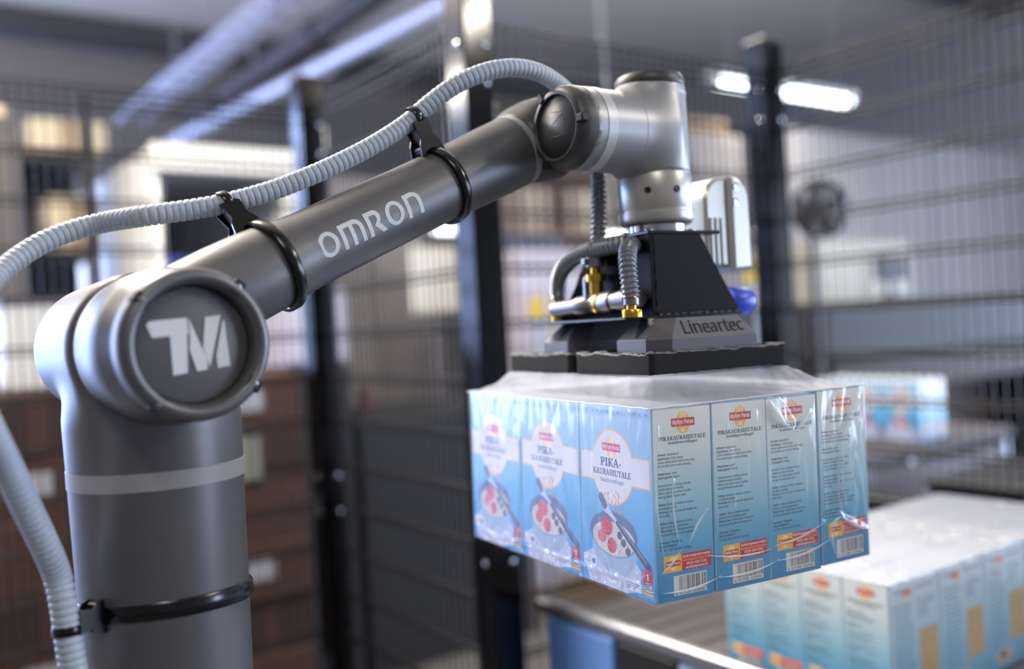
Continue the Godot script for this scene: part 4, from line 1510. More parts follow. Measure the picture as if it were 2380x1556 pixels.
func wall_with_openings(called: String, along_x: bool, at: float, a: float, b: float, out: float, holes: Array) -> void:
	# a 0.2 m wall from a to b; holes are [from, to, sill, head]
	var g := G.new()
	var put_box := func(p: float, q: float, y0: float, y1: float) -> void:
		var c := Vector3((p + q) / 2, (y0 + y1) / 2, at + out * 0.1) if along_x else Vector3(at + out * 0.1, (y0 + y1) / 2, (p + q) / 2)
		var s := Vector3(q - p, y1 - y0, 0.2) if along_x else Vector3(0.2, y1 - y0, q - p)
		g.box(c, s)
	var x := a
	for h in holes:
		put_box.call(x, h[0], 0.0, TOP)
		put_box.call(h[0], h[1], 0.0, h[2])
		put_box.call(h[0], h[1], h[3], TOP)
		x = h[1]
	put_box.call(x, b, 0.0, TOP)
	struct(called, g, M.wall)


var windows := 0


func window(along_x: bool, at: float, out: float, h: Array) -> void:
	windows += 1
	var c: float = (h[0] + h[1]) / 2.0
	var w: float = h[1] - h[0]
	var t: float = h[3] - h[2]
	var b := Basis() if along_x else Basis(Vector3.UP, PI / 2)
	var pos := Vector3(c, (h[2] + h[3]) / 2, at + out * 0.1) if along_x else Vector3(at + out * 0.1, (h[2] + h[3]) / 2, c)
	var root := Node3D.new()
	root.name = "window_%d" % windows
	root.set_meta("kind", "structure")
	add_child(root)
	root.transform = Transform3D(b, pos)
	var g := G.new()
	for s in [-1.0, 1.0]:
		g.box(Vector3(s * (w / 2 - 0.03), 0, 0), Vector3(0.06, t, 0.08), 0.004)
		g.box(Vector3(0, s * (t / 2 - 0.03), 0), Vector3(w - 0.12, 0.06, 0.08), 0.004)
	var n := int(w / 1.1)
	for k in range(1, n):
		g.box(Vector3(-w / 2 + w * k / n, 0, 0), Vector3(0.05, t - 0.12, 0.07), 0.004)
	put("window_frame", g, M.grey_paint, root)
	for k in n:
		g = G.new()
		g.box(Vector3(-w / 2 + w * (k + 0.5) / n, 0, 0), Vector3(w / n - 0.05, t - 0.12, 0.006))
		put("pane", g, M.glass, root)


const LEFT_WINDOWS := [[-11.85, -6.9, 0.15, 4.75]]
const FAR_WINDOWS := [[-4.9, -0.2, 0.15, 4.6]]
const RIGHT_WINDOWS := [[-1.4, 4.4, 0.15, 3.4]]
const BACK_WINDOWS := [[6.5, 9.5, 0.15, 3.0]]


func _hall() -> void:
	var g := G.new()
	g.box(Vector3((X0 + X1) / 2, -0.1, (Z0 + Z1) / 2), Vector3(X1 - X0 + 0.4, 0.2, Z1 - Z0 + 0.4))
	struct("floor", g, M.floor)
	g = G.new()
	g.box(Vector3((X0 + X1) / 2, TOP + 0.1, (Z0 + Z1) / 2), Vector3(X1 - X0 + 0.4, 0.2, Z1 - Z0 + 0.4))
	var ceil := struct("ceiling", g, M.ceiling)
	for z in [-10.75, -5.4, 0.0]:
		g = G.new()
		g.box(Vector3((X0 + X1) / 2, TOP - 0.13, z), Vector3(X1 - X0, 0.26, 0.34))
		put("beam", g, M.beam, ceil)
	wall_with_openings("wall_left", false, X0, Z0, Z1, -1.0, LEFT_WINDOWS)
	wall_with_openings("wall_right", false, X1, Z0, Z1, 1.0, RIGHT_WINDOWS)
	wall_with_openings("wall_far", true, Z0, X0 - 0.2, X1 + 0.2, -1.0, FAR_WINDOWS)
	wall_with_openings("wall_near", true, Z1, X0 - 0.2, X1 + 0.2, 1.0, BACK_WINDOWS)
	for h in LEFT_WINDOWS:
		window(false, X0, -1.0, h)
	for h in FAR_WINDOWS:
		window(true, Z0, -1.0, h)
	for h in RIGHT_WINDOWS:
		window(false, X1, 1.0, h)
	for h in BACK_WINDOWS:
		window(true, Z1, 1.0, h)


func _daylight_and_lamps() -> void:
	for h in LEFT_WINDOWS:
		_area("window_daylight", Vector3(X0 + 0.03, (h[2] + h[3]) / 2, (h[0] + h[1]) / 2), Vector3(1, -0.12, 0), Vector2(h[1] - h[0] - 0.1, h[3] - h[2] - 0.1), Color(0.66, 0.76, 1.0), 32.0 * DAY)
	for h in FAR_WINDOWS:
		_area("window_daylight", Vector3((h[0] + h[1]) / 2, (h[2] + h[3]) / 2, Z0 + 0.03), Vector3(0, 0, 1), Vector2(h[1] - h[0] - 0.1, h[3] - h[2] - 0.1), Color(0.66, 0.76, 1.0), 120.0 * DAY)
	for h in RIGHT_WINDOWS:
		_area("window_daylight", Vector3(X1 - 0.03, (h[2] + h[3]) / 2, (h[0] + h[1]) / 2), Vector3(-1, -0.05, 0), Vector2(h[1] - h[0] - 0.1, h[3] - h[2] - 0.1), Color(0.80, 0.87, 1.0), 95.0 * DAY)
	for h in BACK_WINDOWS:
		_area("window_daylight", Vector3((h[0] + h[1]) / 2, (h[2] + h[3]) / 2, Z1 - 0.03), Vector3(0, -0.08, -1), Vector2(h[1] - h[0] - 0.1, h[3] - h[2] - 0.1), Color(0.80, 0.87, 1.0), 46.0 * DAY if h[2] < 1.0 else 5.0 * DAY)
	var labels := ["long fluorescent ceiling lamp glowing white behind the right-hand fence post", "fluorescent ceiling lamp over the robot cell", "fluorescent ceiling lamp above the fence of the cell", "added unseen ceiling lamp over the floor beside the cell", "fluorescent ceiling lamp in front of the white booth", "added unseen ceiling lamp over the mesh fence beside the robot arm", "added unseen ceiling lamp deep in the hall beyond the booth"]
	var spots := [[Vector3(6.17, 3.2, -4.75), 1.6, 1.0], [Vector3(-0.6, 3.5, 1.4), 1.6, 0.5], [Vector3(3.4, 3.5, 1.4), 1.6, 2.6], [Vector3(4.6, 3.6, -2.6), 1.6, 0.8], [Vector3(0.1, 3.4, -2.9), 1.6, 3.4], [Vector3(2.4, 3.5, -2.6), 1.6, 0.8], [Vector3(-2.6, 3.7, -7.2), 1.6, 2.6]]  # lamps labelled added are unseen and brighten the background and ceiling
	for k in spots.size():
		_fixture(spots[k][0], spots[k][1], labels[k], spots[k][2], [1.2, 0.4, 0.4, 2.6, 1.6, 0.9, 11.0][k])
	_strip(Vector3(3.23, 2.135, -5.0), 0.34, "short white lamp glowing beside the middle fence post")
	_strip(Vector3(4.09, 2.02, -4.5), 0.17, "small white lamp glowing between the gripper and its hose")


func lamp_glow(e: float) -> StandardMaterial3D:
	return mat(Color(0.95, 0.95, 0.95), 0.5, 0.0, {"emission_enabled": true, "emission": Color(0.93, 0.97, 1.0), "emission_energy_multiplier": e})


func _fixture(at: Vector3, len: float, label: String, power: float, up: float) -> void:
	var o := thing("ceiling_lamp", label, "ceiling lamp", at, Basis(), "fluorescent ceiling lamps")
	var g := G.new()
	g.box(Vector3(0, 0.055, 0), Vector3(len + 0.12, 0.05, 0.14), 0.008)
	put("housing", g, M.white_paint, o)
	for z in [-0.035, 0.035]:
		put("tube", G.new().rod(Vector3(-len / 2, 0.012, z), Vector3(len / 2, 0.012, z), 0.016, 12), lamp_glow(7.0), o)
	for x in [-len / 2, len / 2]:
		put("end_piece", G.new().box(Vector3(x, 0.012, 0), Vector3(0.03, 0.05, 0.11), 0.004), M.white_paint, o)
		put("hanger", G.new().rod(Vector3(x * 0.8, 0.075, 0), Vector3(x * 0.8, TOP - at.y, 0), 0.004, 6), M.steel, o)
	_area("lamp_light", at + Vector3(0, -0.03, 0), Vector3.DOWN, Vector2(len, 0.12), Color(1.0, 0.96, 0.90), 2.2 * power * LAMP)
	_area("added_uplight", at + Vector3(0, 0.09, 0), Vector3.UP, Vector2(len, 0.12), Color(1.0, 0.96, 0.91), up * power * LAMP)  # added above the closed housing to brighten the ceiling


func _strip(at: Vector3, len: float, label: String) -> void:
	var o := thing("strip_lamp", label, "lamp", at)
	var g := G.new()
	g.box(Vector3(0, 0.0, 0), Vector3(len, 0.055, 0.03), 0.008)
	put("tube", g, lamp_glow(5.0), o)
	g = G.new()
	g.box(Vector3(0, 0.0, -0.035), Vector3(len + 0.06, 0.075, 0.035), 0.006)
	g.rod(Vector3(0, 0.03, -0.04), Vector3(0, TOP - at.y, -0.04), 0.006, 6)
	put("housing", g, M.white_paint, o)
	_area("lamp_light", at + Vector3(0, 0, 0.03), Vector3.BACK, Vector2(len, 0.05), Color(0.97, 0.98, 1.0), 0.15 * LAMP)


# ---------------------------------------------------------------- the mesh fence round the cell
func _post(at: Vector3, label: String) -> void:
	var o := thing("fence_post", label, "fence post", at, Basis(), "black posts of the mesh fence")
	var g := G.new()
	g.box(Vector3(0, 1.09, 0), Vector3(0.07, 2.18, 0.07), 0.004)
	put("upright", g, M.post, o)
	g = G.new()
	g.box(Vector3(0, 2.185, 0), Vector3(0.074, 0.014, 0.074), 0.004)
	put("cap", g, M.black, o)
	g = G.new()
	g.box(Vector3(0, 0.006, 0), Vector3(0.15, 0.012, 0.15), 0.003)
	put("foot_plate", g, M.black, o)
	for y in [2.06, 1.985, 1.13, 1.035, 0.30]:
		for d in [Vector3(-1, 0, 0), Vector3(0, 0, 1)]:
			g = G.new()
			g.lathe([Vector2(0, 0), Vector2(0.0065, 0), Vector2(0.0062, 0.003), Vector2(0.0035, 0.0048), Vector2(0, 0.0052)], axis(Vector3(0, y, 0) + d * 0.035 + Vector3(d.z, 0, -d.x) * 0.012, d), 14)
			put("bolt", g, M.chrome, o)


func _panel(a: Vector3, b: Vector3, label: String) -> void:
	var dir := (b - a).normalized()
	var len := a.distance_to(b)
	var o := thing("mesh_fence", label, "fence panel", a, Basis(dir, Vector3.UP, dir.cross(Vector3.UP)), "black wire mesh panels of the fence")
	var g := G.new()
	var n := int(len / 0.025)
	for k in n + 1:
		var x := len * k / n
		g.rod(Vector3(x, 0.12, 0), Vector3(x, 2.12, 0), 0.0021, 6)
	var w := put("upright_wires", g, M.mesh_wire, o)
	stuff(w)
	var rows := [0.13, 0.25]
	for k in 16:
		rows.append(0.38 + k * 0.1125)
	rows.append(2.105)
	for y in rows:
		g = G.new()
		for s in [-1.0, 1.0]:
			g.rod(Vector3(0, y + s * 0.0075, s * 0.0036), Vector3(len, y + s * 0.0075, s * 0.0042), 0.0032, 8)
		put("cross_wire", g, M.mesh_wire, o)


func _fences() -> void:
	_post(Vector3(1.066, 0, -1.577), "black fence post at the corner, just left of the held cartons")
	_post(Vector3(1.068, 0, -2.365), "black fence post behind the forearm's lettering")
	_post(Vector3(1.966, 0, -1.577), "black fence post in front of the long glowing ceiling lamp")
	_post(Vector3(-0.62, 0, -2.365), "black fence post at the far end of the long mesh panel")
	_post(Vector3(1.966, 0, 0.2), "black fence post at the conveyor end of the mesh")
	var e := 0.042
	_panel(Vector3(-0.62 + e, 0, -2.365), Vector3(1.068 - e, 0, -2.365), "black mesh panel in front of the cardboard boxes, left of the arm")
	_panel(Vector3(1.066, 0, -2.365 + e), Vector3(1.066, 0, -1.577 - e), "black mesh panel under the forearm, with pale gleams on its cross wires")
	_panel(Vector3(1.066 + e, 0, -1.577), Vector3(1.966 - e, 0, -1.577), "black mesh panel behind the gripper and the held carton pack")
	_panel(Vector3(1.966, 0, -1.577 + e), Vector3(1.966, 0, 0.2 - e), "black mesh panel beyond the conveyor, right of the gripper")


# ---------------------------------------------------------------- conveyor
func _conveyor() -> void:
	var o := thing("conveyor", "grey conveyor with pale side rails under the carton packs", "conveyor", Vector3(1.529, 0, -0.9))
	var g := G.new()
	var n := 40
	for k in n:                                         # slats across the belt
		g.box(Vector3(0.0, 0.908, 1.85 - k * 0.062), Vector3(0.72, 0.020, 0.058), 0.004)
	stuff(put("belt_slats", g, M.conveyor_top, o))
	for s in [-1.0, 1.0]:
		g = G.new()
		g.box(Vector3(s * 0.372, 0.930, 0.60), Vector3(0.026, 0.030, 2.54), 0.006)
		put("side_rail", g, M.steel, o)
		g = G.new()
		g.box(Vector3(s * 0.370, 0.775, 0.80), Vector3(0.020, 0.276, 2.14), 0.004)
		put("side_panel", g, M.lilac_blue, o)
	for z in [-0.55, 0.35, 1.25]:
		for s in [-1.0, 1.0]:
			g = G.new()
			g.box(Vector3(s * 0.335, 0.449, z), Vector3(0.05, 0.898, 0.05), 0.004)
			put("leg", g, M.steel, o)
	g = G.new()
	g.box(Vector3(-0.372, 0.765, -0.53), Vector3(0.024, 0.296, 0.20), 0.004)
	put("blue_cover", g, mat(Color(0.42, 0.60, 0.88), 0.45), o)
	g = G.new()
	g.box(Vector3(-0.374, 0.765, -0.345), Vector3(0.02, 0.296, 0.15), 0.004)
	put("dark_motor_cover", g, M.dark_machine, o)


# ---------------------------------------------------------------- what stands in the hall behind the fence
func slab(called: String, label: String, category: String, lo: Vector3, hi: Vector3, m: Material, bev := 0.01, group := "") -> Node3D:
	# a thing that starts from one box-shaped body; further parts are added to it
	var o := thing(called, label, category, Vector3((lo.x + hi.x) / 2, lo.y, (lo.z + hi.z) / 2), Basis(), group)
	var g := G.new()
	g.box(Vector3(0, (hi.y - lo.y) / 2, 0), hi - lo, bev)
	put("body", g, m, o)
	return o


func piece(o: Node3D, called: String, c: Vector3, s: Vector3, m: Material, bev := 0.005) -> MeshInstance3D:
	return put(called, G.new().box(c, s, bev), m, o)


func _background() -> void:
	_booth()
	_card_stacks()
	_pipes()
	_middle_things()
	_right_things()


func _booth() -> void:
	var o := thing("booth", "bright white booth with open dark front behind the left mesh panel", "booth", Vector3(1.53, 0, -5.1))
	piece(o, "side_wall", Vector3(-0.325, 1.16, -0.05), Vector3(0.05, 2.32, 1.70), M.white_paint)
	piece(o, "side_wall", Vector3(0.295, 1.16, -0.05), Vector3(0.05, 2.32, 1.70), M.white_paint)
	piece(o, "back_wall", Vector3(-0.015, 1.16, -0.88), Vector3(0.60, 2.32, 0.04), M.dark_machine)
	piece(o, "roof", Vector3(-0.01, 2.345, -0.05), Vector3(0.68, 0.05, 1.74), M.white_paint)
	piece(o, "header", Vector3(-0.01, 2.325, 0.84), Vector3(0.68, 0.115, 0.06), M.white_paint)
	piece(o, "shelf", Vector3(-0.015, 1.77, 0.30), Vector3(0.58, 0.03, 0.8), M.grey_paint)
	piece(o, "counter", Vector3(-0.015, 0.86, 0.10), Vector3(0.58, 0.05, 1.2), M.grey_paint)
	for k in 4:
		var b := thing("blue_crate", "%s blue crate on the shelf of the white booth" % ["first", "second", "third", "fourth", "fifth"][k] + " counted from its bright side wall", "crate", Vector3(1.30 + k * 0.135, 1.785, -4.62), Basis(), "blue crates on the booth shelf")
		var g := G.new()
		g.prism(PackedVector2Array([Vector2(-0.052, 0), Vector2(0.052, 0), Vector2(0.060, 0.12), Vector2(-0.060, 0.12)]), -0.14, 0.14, Transform3D(), 0.004)
		put("tub", g, mat(Color(0.20, 0.26, 0.58), 0.5), b)
		piece(b, "rim", Vector3(0, 0.122, 0), Vector3(0.128, 0.012, 0.29), mat(Color(0.20, 0.26, 0.58), 0.5), 0.003)


func card_box(at: Vector3, s: Vector3, label: String, dark: bool, marked: bool, group: String) -> void:
	var o := thing("cardboard_box", label, "cardboard box", at, Basis(Vector3.UP, rng.randf_range(-0.03, 0.03)), group)
	piece(o, "body", Vector3(0, s.y / 2, 0), s, M.card_dark if dark else M.card, 0.004)
	piece(o, "tape", Vector3(0, s.y / 2, 0), Vector3(0.05, s.y + 0.001, s.z + 0.002), M.card, 0.001)
	if marked:
		piece(o, "shipping_label", Vector3(-0.02, s.y * 0.55, s.z / 2), Vector3(0.095, s.y * 0.36, 0.003), M.paper, 0.0005)


func _card_stacks() -> void:
	var where := ["nearest the image's left edge", "just left of the upper arm", "behind the upper arm", "just right of the upper arm"]
	var from_top := ["top", "second", "third", "fourth", "fifth", "sixth", "lowest"]
	for c in 4:
		var x: float = [0.165, 0.475, 0.80, 1.125][c]
		var p := thing("pallet", "wooden pallet under the stack of cardboard boxes " + where[c], "pallet", Vector3(x, 0, -3.17), Basis(), "pallets under the cardboard boxes")
		for k in 4:
			piece(p, "deck_board", Vector3(0, 0.10, -0.135 + k * 0.09), Vector3(0.296, 0.018, 0.075), M.wood, 0.002)
		for k in 3:
			piece(p, "bearer", Vector3(-0.13 + k * 0.13, 0.045, 0), Vector3(0.04, 0.09, 0.34), M.wood, 0.002)
		for k in 7:
			var h := 0.183
			card_box(Vector3(x + rng.randf_range(-0.006, 0.006), 0.109 + h * (6 - k), -3.17 + rng.randf_range(-0.008, 0.008)), Vector3(0.292, h - 0.001, 0.34), "brown cardboard box, %s of the seven in the stack %s" % [from_top[k], where[c]], (k + c) % 3 == 1, (k * 2 + c) % 3 == 0 or k == 0 and c == 0, "cardboard boxes stacked behind the mesh")
	var o := slab("white_box", "white box standing on the cardboard boxes behind the left mesh panel", "box", Vector3(0.41, 1.391, -3.30), Vector3(0.62, 1.66, -3.05), M.white_paint)
	piece(o, "lid", Vector3(0, 0.262, 0), Vector3(0.22, 0.02, 0.26), M.grey_paint)
	o = slab("black_tray", "flat black tray on the cardboard boxes at the image's left edge", "tray", Vector3(0.06, 1.391, -3.30), Vector3(0.36, 1.44, -3.04), M.black, 0.012)
	piece(o, "rim", Vector3(0, 0.05, 0), Vector3(0.31, 0.012, 0.27), M.black_matt, 0.003)
	# tall things farther back on the left
	o = slab("storage_rack", "tall dark storage rack with beige boards behind the left mesh panel", "rack", Vector3(0.35, 0.0, -5.3), Vector3(1.05, 0.06, -4.8), M.dark_machine)
	for y in [1.55, 1.95, 2.40]:
		piece(o, "shelf_board", Vector3(0, y, 0), Vector3(0.72, 0.04, 0.5), M.dark_machine)
	for s in [[-0.34, -0.23], [0.34, -0.23], [-0.34, 0.23], [0.34, 0.23]]:
		piece(o, "upright", Vector3(s[0], 1.35, s[1]), Vector3(0.05, 2.7, 0.05), M.dark_machine)
	piece(o, "back_sheet", Vector3(0, 1.3, -0.24), Vector3(0.70, 2.5, 0.02), mat(Color(0.22, 0.20, 0.19), 0.8))
	for q in [[0.42, 2.44, "upper beige carton on the top shelf of the dark rack", 0.30, 0.20], [0.80, 2.44, "lower beige carton beside it on the rack's top shelf", 0.34, 0.15], [0.86, 1.97, "beige board leaning on the dark rack's middle shelf", 0.24, 0.26]]:
		var b := slab("beige_carton", q[2], "carton", Vector3(q[0], q[1], -5.2), Vector3(q[0] + q[3], q[1] + q[4], -4.85), M.beige, 0.006)
		piece(b, "tape", Vector3(0, q[4] / 2, 0), Vector3(0.05, q[4] + 0.001, 0.352), M.wood, 0.001)
	o = slab("red_drum", "small red drum behind the top of the left mesh panel", "drum", Vector3(0.50, 2.44, -4.40), Vector3(0.60, 2.46, -4.30), M.red, 0.004)
	put("barrel", G.new().lathe([Vector2(0, 0.02), Vector2(0.045, 0.02), Vector2(0.048, 0.03), Vector2(0.048, 0.075), Vector2(0.04, 0.085), Vector2(0, 0.085)]), M.red, o)
	o = slab("dark_cabinet", "dark cabinet that carries the small red drum", "cabinet", Vector3(0.25, 0.0, -4.62), Vector3(0.66, 2.44, -4.18), mat(Color(0.20, 0.19, 0.19), 0.7))
	piece(o, "door", Vector3(0, 1.3, 0.222), Vector3(0.37, 2.1, 0.012), mat(Color(0.24, 0.225, 0.22), 0.7))
	o = slab("grey_locker", "dark locker with pale upper half between the booth and the right-hand cardboard stack", "locker", Vector3(1.50, 0.0, -4.00), Vector3(1.80, 1.385, -3.70), M.dark_machine)
	piece(o, "upper_half", Vector3(0, 1.543, 0), Vector3(0.30, 0.314, 0.30), mat(Color(0.66, 0.65, 0.72), 0.6))
	piece(o, "door", Vector3(0, 1.54, 0.152), Vector3(0.27, 0.28, 0.012), mat(Color(0.70, 0.69, 0.76), 0.6))
	o = slab("gate_lock", "pale gate lock with black ends on the mesh beside the upper arm", "lock", Vector3(0.822, 1.15, -2.345), Vector3(0.866, 1.265, -2.305), mat(Color(0.62, 0.63, 0.55), 0.5), 0.006)
	piece(o, "end_cap", Vector3(0, 0.123, 0), Vector3(0.046, 0.018, 0.042), M.black)
	piece(o, "end_cap", Vector3(0, -0.008, 0), Vector3(0.046, 0.018, 0.042), M.black)
	piece(o, "strike", Vector3(0, 0.05, -0.012), Vector3(0.03, 0.05, 0.03), M.steel)


func _pipes() -> void:
	for q in [["bright_pipe", "long bright metal pipe under the ceiling running past the fence post", 2.935, 3.30, -8.6, 2.0, 0.050, mat(Color(0.78, 0.79, 0.84), 0.4, 0.2), 0.0688], ["brown_duct", "dark brown duct under the ceiling beside the bright pipe", 2.74, 3.52, -8.6, 2.0, 0.085, mat(Color(0.20, 0.15, 0.13), 0.6), 0.0],
			["lilac_pipe", "pale pipe above the brown duct under the ceiling", 2.47, 3.66, -8.6, 2.0, 0.060, mat(Color(0.62, 0.62, 0.68), 0.45), 0.0]]:
		var o := thing(q[0], q[1], "pipe", Vector3(q[2], q[3], (q[4] + q[5]) / 2))
		var h: float = (q[5] - q[4]) / 2
		o.rotation.y = q[8]
		put("run", G.new().tube(PackedVector3Array([Vector3(0, 0, -h), Vector3(0, 0, 0), Vector3(0, 0, h)]), q[6], 24), q[7], o)
		for k in 5:
			put("coupling", G.new().tube(PackedVector3Array([Vector3(0, 0, -h + 0.7 + k * 2.0), Vector3(0, 0, -h + 0.82 + k * 2.0)]), q[6] * 1.22, 24), q[7], o)
			if k > 1 or q[8] == 0.0:
				piece(o, "hanger", Vector3(0, (TOP - q[3]) / 2 + q[6] * 0.5, -h + 1.6 + k * 2.0), Vector3(0.02, TOP - q[3] - q[6], 0.03), M.steel, 0.002)
	var o := thing("cable_tray", "perforated cable tray hanging under the ceiling left of the pipes", "cable tray", Vector3(2.15, 3.40, -3.3))
	for s in [-1.0, 1.0]:
		piece(o, "side_rail", Vector3(s * 0.10, 0, 0), Vector3(0.012, 0.07, 10.0), M.steel, 0.002)
	for k in 40:
		piece(o, "rung", Vector3(0, -0.02, -4.9 + k * 0.25), Vector3(0.19, 0.012, 0.04), M.steel, 0.002)
	for k in 5:
		piece(o, "hanger", Vector3(0.10, 0.27, -4.0 + k * 2.0), Vector3(0.012, 0.46, 0.02), M.steel, 0.002)


func _middle_things() -> void:
	var o := slab("grey_cabinet", "tall grey cabinet seen through the mesh under the forearm", "cabinet", Vector3(2.26, 0.0, -5.5), Vector3(2.98, 2.42, -5.0), mat(Color(0.47, 0.455, 0.45), 0.7))
	piece(o, "door", Vector3(-0.175, 1.25, 0.256), Vector3(0.335, 2.2, 0.014), mat(Color(0.50, 0.48, 0.47), 0.7))
	piece(o, "door", Vector3(0.175, 1.25, 0.256), Vector3(0.335, 2.2, 0.014), mat(Color(0.50, 0.48, 0.47), 0.7))
	o = slab("white_board", "white board on a stand between the fence post and the grey cabinet", "board", Vector3(2.58, 1.60, -4.52), Vector3(2.88, 1.96, -4.49), M.white_paint)
	piece(o, "stand", Vector3(0, -0.80, -0.01), Vector3(0.05, 1.6, 0.03), M.steel)
	piece(o, "foot", Vector3(0, -1.585, -0.02), Vector3(0.2, 0.03, 0.14), M.steel)
	o = slab("dark_machine", "low dark machine behind the mesh under the forearm", "machine", Vector3(1.85, 0.0, -4.4), Vector3(2.75, 1.12, -3.75), mat(Color(0.085, 0.08, 0.085), 0.6))
	piece(o, "lid", Vector3(0, 1.13, 0), Vector3(0.86, 0.03, 0.6), M.dark_machine)
	piece(o, "red_bottle", Vector3(-0.35, 1.20, 0.2), Vector3(0.05, 0.14, 0.05), mat(Color(0.35, 0.14, 0.12), 0.5), 0.012)
	o = slab("pale_wrapped_load", "pale lilac wrapped load behind the gripper's hose", "wrapped load", Vector3(2.92, 0.12, -4.5), Vector3(3.62, 1.90, -4.0), mat(Color(0.66, 0.64, 0.69), 0.5), 0.02)
	for k in 6:
		piece(o, "wrap_band", Vector3(0, 0.2 + k * 0.28, 0), Vector3(0.708, 0.05, 0.508), mat(Color(0.74, 0.72, 0.77), 0.35), 0.01)
	piece(o, "pallet", Vector3(0, -0.06, 0), Vector3(0.74, 0.12, 0.55), M.wood)
	o = slab("dark_toolbox", "dark blue tool box on top of the pale wrapped load", "tool box", Vector3(2.92, 1.90, -4.42), Vector3(3.32, 1.99, -4.10), mat(Color(0.10, 0.11, 0.2), 0.5), 0.008)
	piece(o, "handle", Vector3(0, 0.10, 0), Vector3(0.14, 0.02, 0.02), M.steel)
	o = slab("brown_shelf", "brown shelf unit with pale boxes behind the wrist of the arm", "shelf unit", Vector3(3.60, 0.0, -5.4), Vector3(4.60, 0.08, -5.0), M.wood)
	for y in [0.8, 1.5, 2.1, 2.52]:
		piece(o, "shelf_board", Vector3(0, y, 0), Vector3(1.0, 0.04, 0.4), mat(Color(0.42, 0.34, 0.27), 0.7))
	for s in [[-0.48, -0.18], [0.48, -0.18], [-0.48, 0.18], [0.48, 0.18]]:
		piece(o, "upright", Vector3(s[0], 1.27, s[1]), Vector3(0.04, 2.54, 0.04), mat(Color(0.42, 0.34, 0.27), 0.7))
	piece(o, "back_sheet", Vector3(0, 1.27, -0.19), Vector3(0.96, 2.5, 0.02), mat(Color(0.50, 0.46, 0.44), 0.7))
	for q in [[3.68, 2.12, 0.36, "brown box on the brown shelf unit, nearer the arm"], [4.12, 2.12, 0.40, "brown box on the brown shelf unit, farther from the arm"], [3.70, 1.52, 0.34, "pale box on the middle board of the brown shelf unit"], [4.10, 1.52, 0.38, "wide pale box on the middle board of the brown shelf unit"]]:
		var b := slab("shelf_box", q[3], "box", Vector3(q[0], q[1], -5.34), Vector3(q[0] + q[2], q[1] + 0.30, -5.04), mat(Color(0.50, 0.43, 0.38), 0.8) if q[1] > 2.0 else mat(Color(0.70, 0.68, 0.68), 0.7), 0.006)
		piece(b, "tape", Vector3(0, 0.15, 0), Vector3(0.05, 0.301, 0.302), M.beige, 0.001)
	for q in [[2.24, 1.52, -3.0, "small yellow tag on a stake left of the rear suction head"], [2.81, 1.61, -2.4, "yellow-green tag on a stake right of the gripper bracket"]]:
		var b := slab("yellow_tag", q[3], "tag", Vector3(q[0], q[1], q[2]), Vector3(q[0] + 0.08, q[1] + 0.09, q[2] + 0.01), M.yellow, 0.003)
		piece(b, "stake", Vector3(0, -q[1] / 2, -0.006), Vector3(0.02, q[1], 0.012), M.steel, 0.003)
		piece(b, "foot", Vector3(0, -q[1] + 0.01, 0), Vector3(0.16, 0.02, 0.16), M.steel, 0.003)


